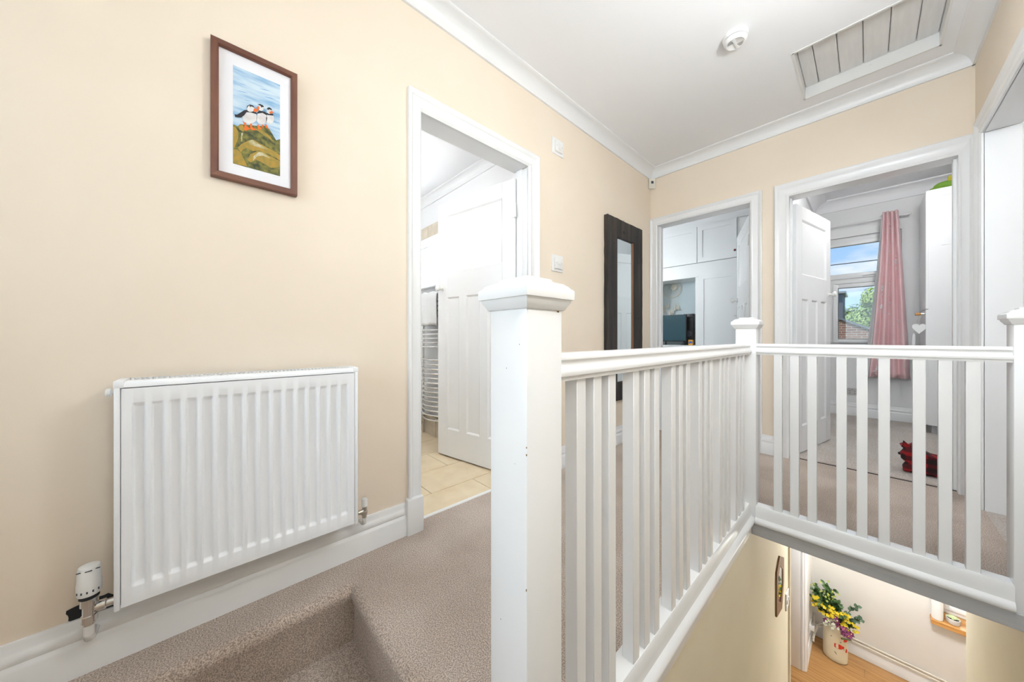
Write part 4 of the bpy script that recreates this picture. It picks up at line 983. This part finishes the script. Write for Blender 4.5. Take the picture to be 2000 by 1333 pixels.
M().sweep(hs, lambda p, q, t: (-.436+p, t, HZ+q), [4.625, HY]).build('baseboard_left', m_trim, None, True); tag(COL.objects[-1], 'short white baseboard between door casing and flowers', 'baseboard', kind=S)
hp_ = empty('heating_pipe', (.5, HY-.03, HZ+.15), 'thin cream heating pipes running above the hall baseboard', 'pipe')
for dz, dy in ((.150, .028), (.176, .018)):
    M().tube([(-.405, 4.90, HZ+dz-.03), (-.400, 5.02, HZ+dz-.012), (-.385, 5.12, HZ+dz), (-.35, HY-dy, HZ+dz), (2.19, HY-dy, HZ+dz)], .0075, 8).build('pipe_run', m_cream_plastic, hp_, True)
hsock = empty('wall_socket', (-.43, 4.95, HZ+.24), 'white wall socket with a plugged in cable beside the door casing', 'socket')
box(-.436, -.426, 4.88, 5.02, HZ+.20, HZ+.285, bev=.002, seg=1).build('socket_plate', m_plastic, hsock)
box(-.426, -.395, 4.91, 4.95, HZ+.215, HZ+.265, bev=.004).build('plug', m_plastic, hsock, True)
M().tube([(-.41, 4.93, HZ+.26), (-.40, 4.96, HZ+.40), (-.405, 5.0, HZ+.30), (-.41, 5.04, HZ+.12), (-.41, 5.05, HZ+.012)], .004, 6).build('cable', m_cable, hsock, True)
# window and sill in the hall
w4 = empty('window_4', (.88, HY+.1, HZ0w), 'white downstairs window over the oak sill', 'window', kind=S)
rect_frame('outer_frame', HX0w, HX1w, HZ0w+.002, HZ1w, .045, HY+.13, HY+.19, w4)
rect_frame('casement', HX0w+.04, HX1w-.04, HZ0w+.042, HZ1w-.04, .05, HY+.115, HY+.17, w4)
box(HX0w+.09, HX1w-.09, HY+.145, HY+.15, HZ0w+.09, HZ1w-.09).build('pane', m_glass, w4)
tag(box(.418, 1.34, HY-.085, HY+.135, HZ0w-.045, HZ0w, bev=.004).build('window_sill', m_oak), 'varnished oak window sill in the downstairs hall', 'sill')
vs_ = empty('white_vase', (.452, HY-.02, HZ0w), 'plain white cylindrical vase at the end of the oak sill', 'vase')
M().lathe([(.030, 0), (.036, .004), (.038, .02), (.038, .20), (.034, .24), (.026, .25), (.030, .26), (.024, .26), (.022, .24)], (.458, HY-.042, HZ0w), 'z', 24).build('vase_body', m_vasewhite, vs_, True)
pp = empty('succulent_pot', (.552, HY-.0, HZ0w), 'small pale stone pot with a succulent on the oak sill', 'plant')
M().lathe([(.030, 0), (.038, .006), (.044, .030), (.043, .052), (.039, .052), (.039, .044), (0, .044)], (.552, HY-.02, HZ0w), 'z', 24).build('pot', m_potgrey, pp, True)
M().lathe([(.039, 0), (0, .001)], (.552, HY-.02, HZ0w+.044), 'z', 16).build('soil', m_soil, pp)
k = M()
for i in range(18):
    a = i*2.4; r = .006+.0014*i; c = (.552+r*math.cos(a), HY-.02+r*math.sin(a), HZ0w+.066-.0007*i)
    k.blob(c, (.010, .010, .008), 1)
k.build('rosette', m_succ, pp, True)
# small framed mirror hung on the stairwell wall
fm = empty('small_wall_mirror', (-.42, 2.98, -1.02), 'small brown framed mirror hanging on the stairwell wall', 'mirror')
fx = -.424
def hexpts(g): return [(2.835+g, -.98+g*1.4), (3.035-g, -1.03+g*1.3), (3.115-g, -.87), (3.115-g, -.70-g), (2.95, -.615-g*1.2), (2.835+g, -.68-g)]
def ringslab(p0, p1, d):
    k = M(); n = len(p0)
    A = [k.bm.verts.new((fx, y, z)) for y, z in p0]; B = [k.bm.verts.new((fx, y, z)) for y, z in p1]
    A2 = [k.bm.verts.new((fx+d, y, z)) for y, z in p0]; B2 = [k.bm.verts.new((fx+d, y, z)) for y, z in p1]
    for i in range(n):
        j = (i+1) % n; k._f([A2[i], A2[j], B2[j], B2[i]]); k._f([A[i], A[j], A2[j], A2[i]]); k._f([B[i], B[j], B2[j], B2[i]]); k._f([A[i], A[j], B[j], B[i]])
    return k
ringslab(hexpts(0), hexpts(.058), .009).build('frame', m_brown_frame, fm)
M().slab([(fx+.002, y, z) for y, z in hexpts(.057)], (.004, 0, 0)).build('mirror_glass', m_mirror, fm)
sw = empty('stair_switch', (-.42, 3.30, -1.10), 'white double switch on the stairwell wall beside the corner', 'switch')
box(-.425, -.416, 3.235, 3.335, -1.17, -1.04, bev=.002, seg=1).build('switch_plate', m_plastic, sw)
for y_ in (3.262, 3.308): box(-.416, -.411, y_-.012, y_+.012, -1.12, -1.09).build('rocker', m_plastic, sw)
# enamel flower jug and flowers
jx, jy = -.235, 4.995
ju = empty('enamel_jug', (jx, jy, HZ), 'cream enamel jug painted with red poppies on the wood floor', 'jug')
jp = [(.092, 0), (.096, .006), (.097, .05), (.097, .26), (.094, .31), (.082, .345), (.072, .360), (.072, .392), (.077, .398), (.072, .398), (.069, .360), (.069, .20), (0, .20)]
def ov(k_): 
    for v in k_.bm.verts: v.co.y = jy+(v.co.y-jy)*.86
    return k_
ov(M().lathe(jp, (jx, jy, HZ), 'z', 32)).build('jug_body', m_enamel, ju, True)
ov(M().lathe([(.0975, .001), (.098, .004), (.0975, .007)], (jx, jy, HZ), 'z', 32)).build('worn_base_rim', m_brown, ju, True)
def decal(name, m, ac, zc, pts, s):
    k_ = M(); V = []
    for a_, b_ in pts:
        an = ac+a_*s/.097; V.append(k_.bm.verts.new((jx+.0982*math.cos(an), jy+.0982*.86*math.sin(an), HZ+zc+b_*s)))
    k_._f(V); k_.build(name, m, ju)
petal = [(math.cos(t)*(1.0+.2*math.cos(3*t)), .62*math.sin(t)) for t in [2*PI*i/14 for i in range(14)]]
leafp = [(-1, 0), (-.4, .3), (.3, .3), (1, 0), (.3, -.2), (-.4, -.25)]
decal('painted_poppy', m_red, -1.25, .185, petal, .042); decal('painted_poppy', m_red, -.55, .262, petal, .032); decal('painted_poppy', m_red, -.50, .15, [(b, a) for a, b in petal], .022)
decal('painted_leaf', m_stemgreen, -1.50, .105, [(a*.6, b*1.2-a*.8) for a, b in leafp], .020); decal('painted_bud', m_brown, -1.85, .265, petal, .007); decal('painted_bud', m_brown, -1.1, .235, petal, .007); decal('painted_bud', m_brown, -.8, .165, petal, .006)
M().tube([(jx+.085, jy-.045, HZ+.305), (jx+.12, jy-.055, HZ+.30), (jx+.05, jy-.10, HZ+.298)], .008, 8).build('green_handle', m_stemgreen, ju, True)
def leaf_mesh(k_, base, d, L, w, up=.2):
    d = Vector(d).normalized(); side = d.cross(Vector((rnd.uniform(-.4, .4), rnd.uniform(-1, -.2), rnd.uniform(.2, 1)))).normalized(); nrm = side.cross(d)
    b = Vector(base); P_ = [b, b+d*L*.3+side*w*.8+nrm*.004, b+d*L*.65+side*w*.85+nrm*.004, b+d*L, b+d*L*.65-side*w*.85+nrm*.004, b+d*L*.3-side*w*.8+nrm*.004]
    vv = [k_.bm.verts.new(p) for p in P_]; k_._f([vv[0], vv[1], vv[2], vv[3]]); k_._f([vv[0], vv[3], vv[4], vv[5]])
def flower(k_, c, r, n, nrm, mi=0, cup=.25):
    nrm = Vector(nrm).normalized(); a = nrm.cross(Vector((.3, .2, 1))).normalized(); b = nrm.cross(a); k_.mi = mi
    for i in range(n):
        t = 2*PI*i/n; u = a*math.cos(t)+b*math.sin(t); s_ = -a*math.sin(t)+b*math.cos(t); C = Vector(c)
        k_.poly([C, C+u*r*.5+s_*r*.34+nrm*r*cup, C+u*r+nrm*r*cup*1.2, C+u*r*.5-s_*r*.34+nrm*r*cup])
def spray(name, tip, label, group, leafm, fm=None, kind='leafy'):
    top = Vector((jx+rnd.uniform(-.04, .04), jy+rnd.uniform(-.03, .03), HZ+.38)); tip = Vector(tip)
    mid = (top+tip)/2+Vector((0, 0, .03)); e_ = empty(name, (jx, jy, HZ+.21), label, 'flowers', group)
    def along(t): return top*(1-t)**2+mid*2*t*(1-t)+tip*t*t
    M().tube([(jx+(top.x-jx)*.6, jy, HZ+.215)] + [along(i/6) for i in range(7)], .003, 5).build('stem', m_leaf, e_)
    if leafm is not None:
        k_ = M()
        nl = {'leafy': 60, 'euc': 26}.get(kind, 20)
        for i in range(nl):
            t = .12+.9*i/nl; p = along(min(t, 1)); dd = (tip-top).normalized()*.5+Vector((rnd.uniform(-1, 1), rnd.uniform(-1, .4), rnd.uniform(-.6, 1)))
            leaf_mesh(k_, p, dd, .055 if kind != 'euc' else .042, .017 if kind != 'euc' else .017)
        o = k_.build('leaves', leafm, e_); o['kind'] = 'stuff'
    if fm is not None:
        for i in range({'yellow': 13, 'lime': 9, 'white': 9, 'purple': 5}[kind]):
            p = along(.5+.5*rnd.random())+Vector((rnd.uniform(-.05, .05), rnd.uniform(-.06, .0), rnd.uniform(-.05, .06)))
            k_ = M(); flower(k_, p, {'yellow': .019, 'lime': .013, 'white': .015, 'purple': .030}[kind], 5 if kind != 'purple' else 6, (rnd.uniform(-.4, .4)+.05, -1, rnd.uniform(.1, .9)))
            k_.mi = 1; k_.blob(p+Vector((0, -.003, .003)), .005, 1); k_.build('blossom', [fm, m_lime if kind != 'purple' else m_yellow], e_)
    return e_
G = 'flowers standing in the poppy jug'
POS = {2: ['left', 'right'], 3: ['left', 'middle', 'right'], 5: ['leftmost', 'second from left', 'middle', 'second from right', 'rightmost'],
       6: ['leftmost', 'second from left', 'third from left', 'third from right', 'second from right', 'rightmost']}
def sprays(name, tips, label, group, leafm, fm=None, kind='leafy'):
    for w_, tp in zip(POS[len(tips)], sorted(tips)): spray(name, tp, w_+' '+label, group, leafm, fm, kind)
sprays('foliage_stem', [(-.40, 4.98, -1.90), (-.30, 5.03, -1.86), (-.36, 4.92, -2.02), (-.22, 4.96, -1.94), (-.27, 5.02, -1.96)], 'dark leafy stem standing in the poppy painted jug', 'leafy stems in the poppy jug', m_leaf)
sprays('eucalyptus_stem', [(-.03, 5.02, -2.03), (-.07, 5.03, -1.92), (-.10, 4.97, -2.06)], 'eucalyptus stem arching to the right from the poppy jug', 'eucalyptus in the poppy jug', m_leaf2, kind='euc')
sprays('yellow_flower_spray', [(-.42, 4.93, -1.96), (-.34, 4.90, -1.98), (-.26, 4.90, -2.00), (-.17, 4.90, -2.01), (-.37, 4.95, -1.99), (-.09, 4.90, -2.08)], 'spray of small yellow flowers in the poppy jug', 'yellow sprays in the poppy jug', m_leaf, m_yellow, 'yellow')
sprays('lime_bud_spray', [(-.42, 5.02, -1.86), (-.32, 5.05, -1.83), (-.25, 5.05, -1.85)], 'spray of pale lime buds at the top of the bouquet', 'lime sprays in the poppy jug', m_leaf, m_lime, 'lime')
sprays('white_flower_spray', [(-.22, 4.88, -2.12), (-.29, 4.88, -2.16)], 'cluster of small white flowers over the jug rim', 'white clusters in the poppy jug', None, m_white_petal, 'white')
sprays('purple_flower_stem', [(-.12, 4.88, -2.12), (-.09, 4.87, -2.16), (-.28, 4.90, -2.07)], 'purple flower stem hanging low over the jug rim', 'purple flowers in the poppy jug', None, m_purple, 'purple')

# ------------------------------------------------------------------ outdoors behind the bedroom window
tag(box(-14, 16, RWY+.3, 60, -2.8, -2.7).build('ground', mat('garden_grass', (.07, .13, .03), .9, col2=(.11, .18, .05), ns=3)), 'green garden ground outside the windows', 'ground', kind=S)
nb_ = empty('neighbour_house', (0, 15.5, -2.7), 'red brick gable of the neighbouring house beyond the window', 'building')
M().slab([(-5.1, 15, -2.7), (2.85, 15, -2.7), (2.85, 15, -.31), (-2.4, 15, 2.455), (-5.1, 15, 1.04)], (0, 4, 0)).build('gable_wall', m_brick, nb_)
for a, b in (((-2.4, 2.455), (3.15, -.468)), ((-2.4, 2.455), (-5.4, .88))):
    M().slab([(a[0], 14.9, a[1]), (b[0], 14.9, b[1]), (b[0], 14.9, b[1]+.065), (a[0], 14.9, a[1]+.065)], (0, 4.2, 0)).build('roof_slope', m_slate, nb_)
dm = empty('slate_dormer', (-1.5, 21.5, -2.7), 'grey slate hung dormer rising behind the brick gable', 'building')
box(-2.3, -.757, 21.3, 23.5, -2.7, 2.94).build('dormer_cheek', m_slate, dm)
box(-2.45, -.65, 21.15, 23.6, 2.94, 3.03).build('dormer_roof', m_greyplinth, dm)
ww = M().tube([(-8+16*i/20, 10.6, 2.63-.03*math.cos((i-10)/10*1.2)) for i in range(21)], .010, 6).build('overhead_cable', m_dark); tag(ww, 'dark overhead cable crossing the sky outside the window', 'cable')
def tree(loc, crown, label):
    e_ = empty('tree', loc, label, 'tree', 'trees outside the bedroom window'); x, y, z = loc
    M().tube([(x, y, z), (x+.05, y, z+1.2), (x-.05, y, z+2.6), (x, y, z+3.6)], [.16, .13, .10, .05], 8).build('trunk', m_trunk, e_, True)
    k_ = M()
    clumps = []
    for i in range(34):
        d = Vector((rnd.gauss(0, 1), rnd.gauss(0, 1), rnd.gauss(0, 1))).normalized()*rnd.uniform(.45, 1)
        clumps.append((Vector((x+d.x*crown[0], y+d.y*crown[1], z+crown[3]+d.z*crown[2])), rnd.uniform(.42, .78)))
    for c, r in clumps:
        for i in range(480):
            d = Vector((rnd.gauss(0, 1), rnd.gauss(0, 1), rnd.gauss(0, 1))).normalized(); p = c+d*r*rnd.uniform(.75, 1.05)
            a = d.cross(Vector((rnd.random(), rnd.random(), 1))).normalized(); b = (d.cross(a)+d*rnd.uniform(-.6, .6)).normalized(); s_ = rnd.uniform(.035, .07)
            k_.poly([p-a*s_, p+b*s_*1.5, p+a*s_, p-b*s_*1.5])
    o = k_.build('foliage', m_tree, e_); o['kind'] = 'stuff'
tree((.85, 25.5, -2.7), (1.75, 1.5, 1.7, 4.35), 'bright green tree rising behind the curtain edge')
tree((-1.35, 29, -2.7), (1.5, 1.3, 1.35, 4.05), 'darker green tree behind the slate dormer')
tree((6.2, 27, -2.7), (1.9, 1.5, 1.8, 4.3), 'green tree farthest right outside the bedroom window')

# ------------------------------------------------------------------ globe lights added out of view to brighten the rooms
def lamp(loc, ztop, strength, label, col=(1, .93, .84), r=.11):
    e_ = empty('added_globe_light', loc, label, 'lamp')
    mg = mat('added_light_globe', (1, 1, 1), .5, emit=strength, ecol=col)
    x, y, z = loc
    M().tube([(x, y, z+r), (x, y, ztop)], .004, 6).build('cord', m_plastic, e_)
    M().lathe([(.05, 0), (.05, -.012), (.02, -.03), (0, -.03)], (x, y, ztop), 'z', 16).build('ceiling_rose', m_plastic, e_, True)
    M().blob((x, y, z), r, 3).build('globe', mg, e_, True)
lamp((.30, .18, 1.70), CZ, 20, 'added globe light over the half landing, out of view', (.86, .935, 1))
lamp((.18, 1.36, 2.03), CZ, 42, 'added globe light over the banister, out of view', (.86, .935, 1))
lamp((.47, 3.92, 2.36), CZ, 68, 'small added globe light in the bedroom with the pink curtain, out of view', (.95, .98, 1), .075)
lamp((-2.30, 3.95, 1.72), CZ, 27, 'added globe light in the left far bedroom, out of view', (.97, .98, 1))
lamp((-2.25, .50, 2.05), 2.30, 15, 'added globe light in the bathroom, out of view', (.95, .98, 1))
lamp((1.55, 1.60, 2.20), CZ, 36, 'added globe light in the front bedroom, out of view', (.96, .98, 1))
lamp((.28, 4.30, -.60), SLAB-.06, 80, 'added globe light in the downstairs hall, out of view', (.93, .97, 1))
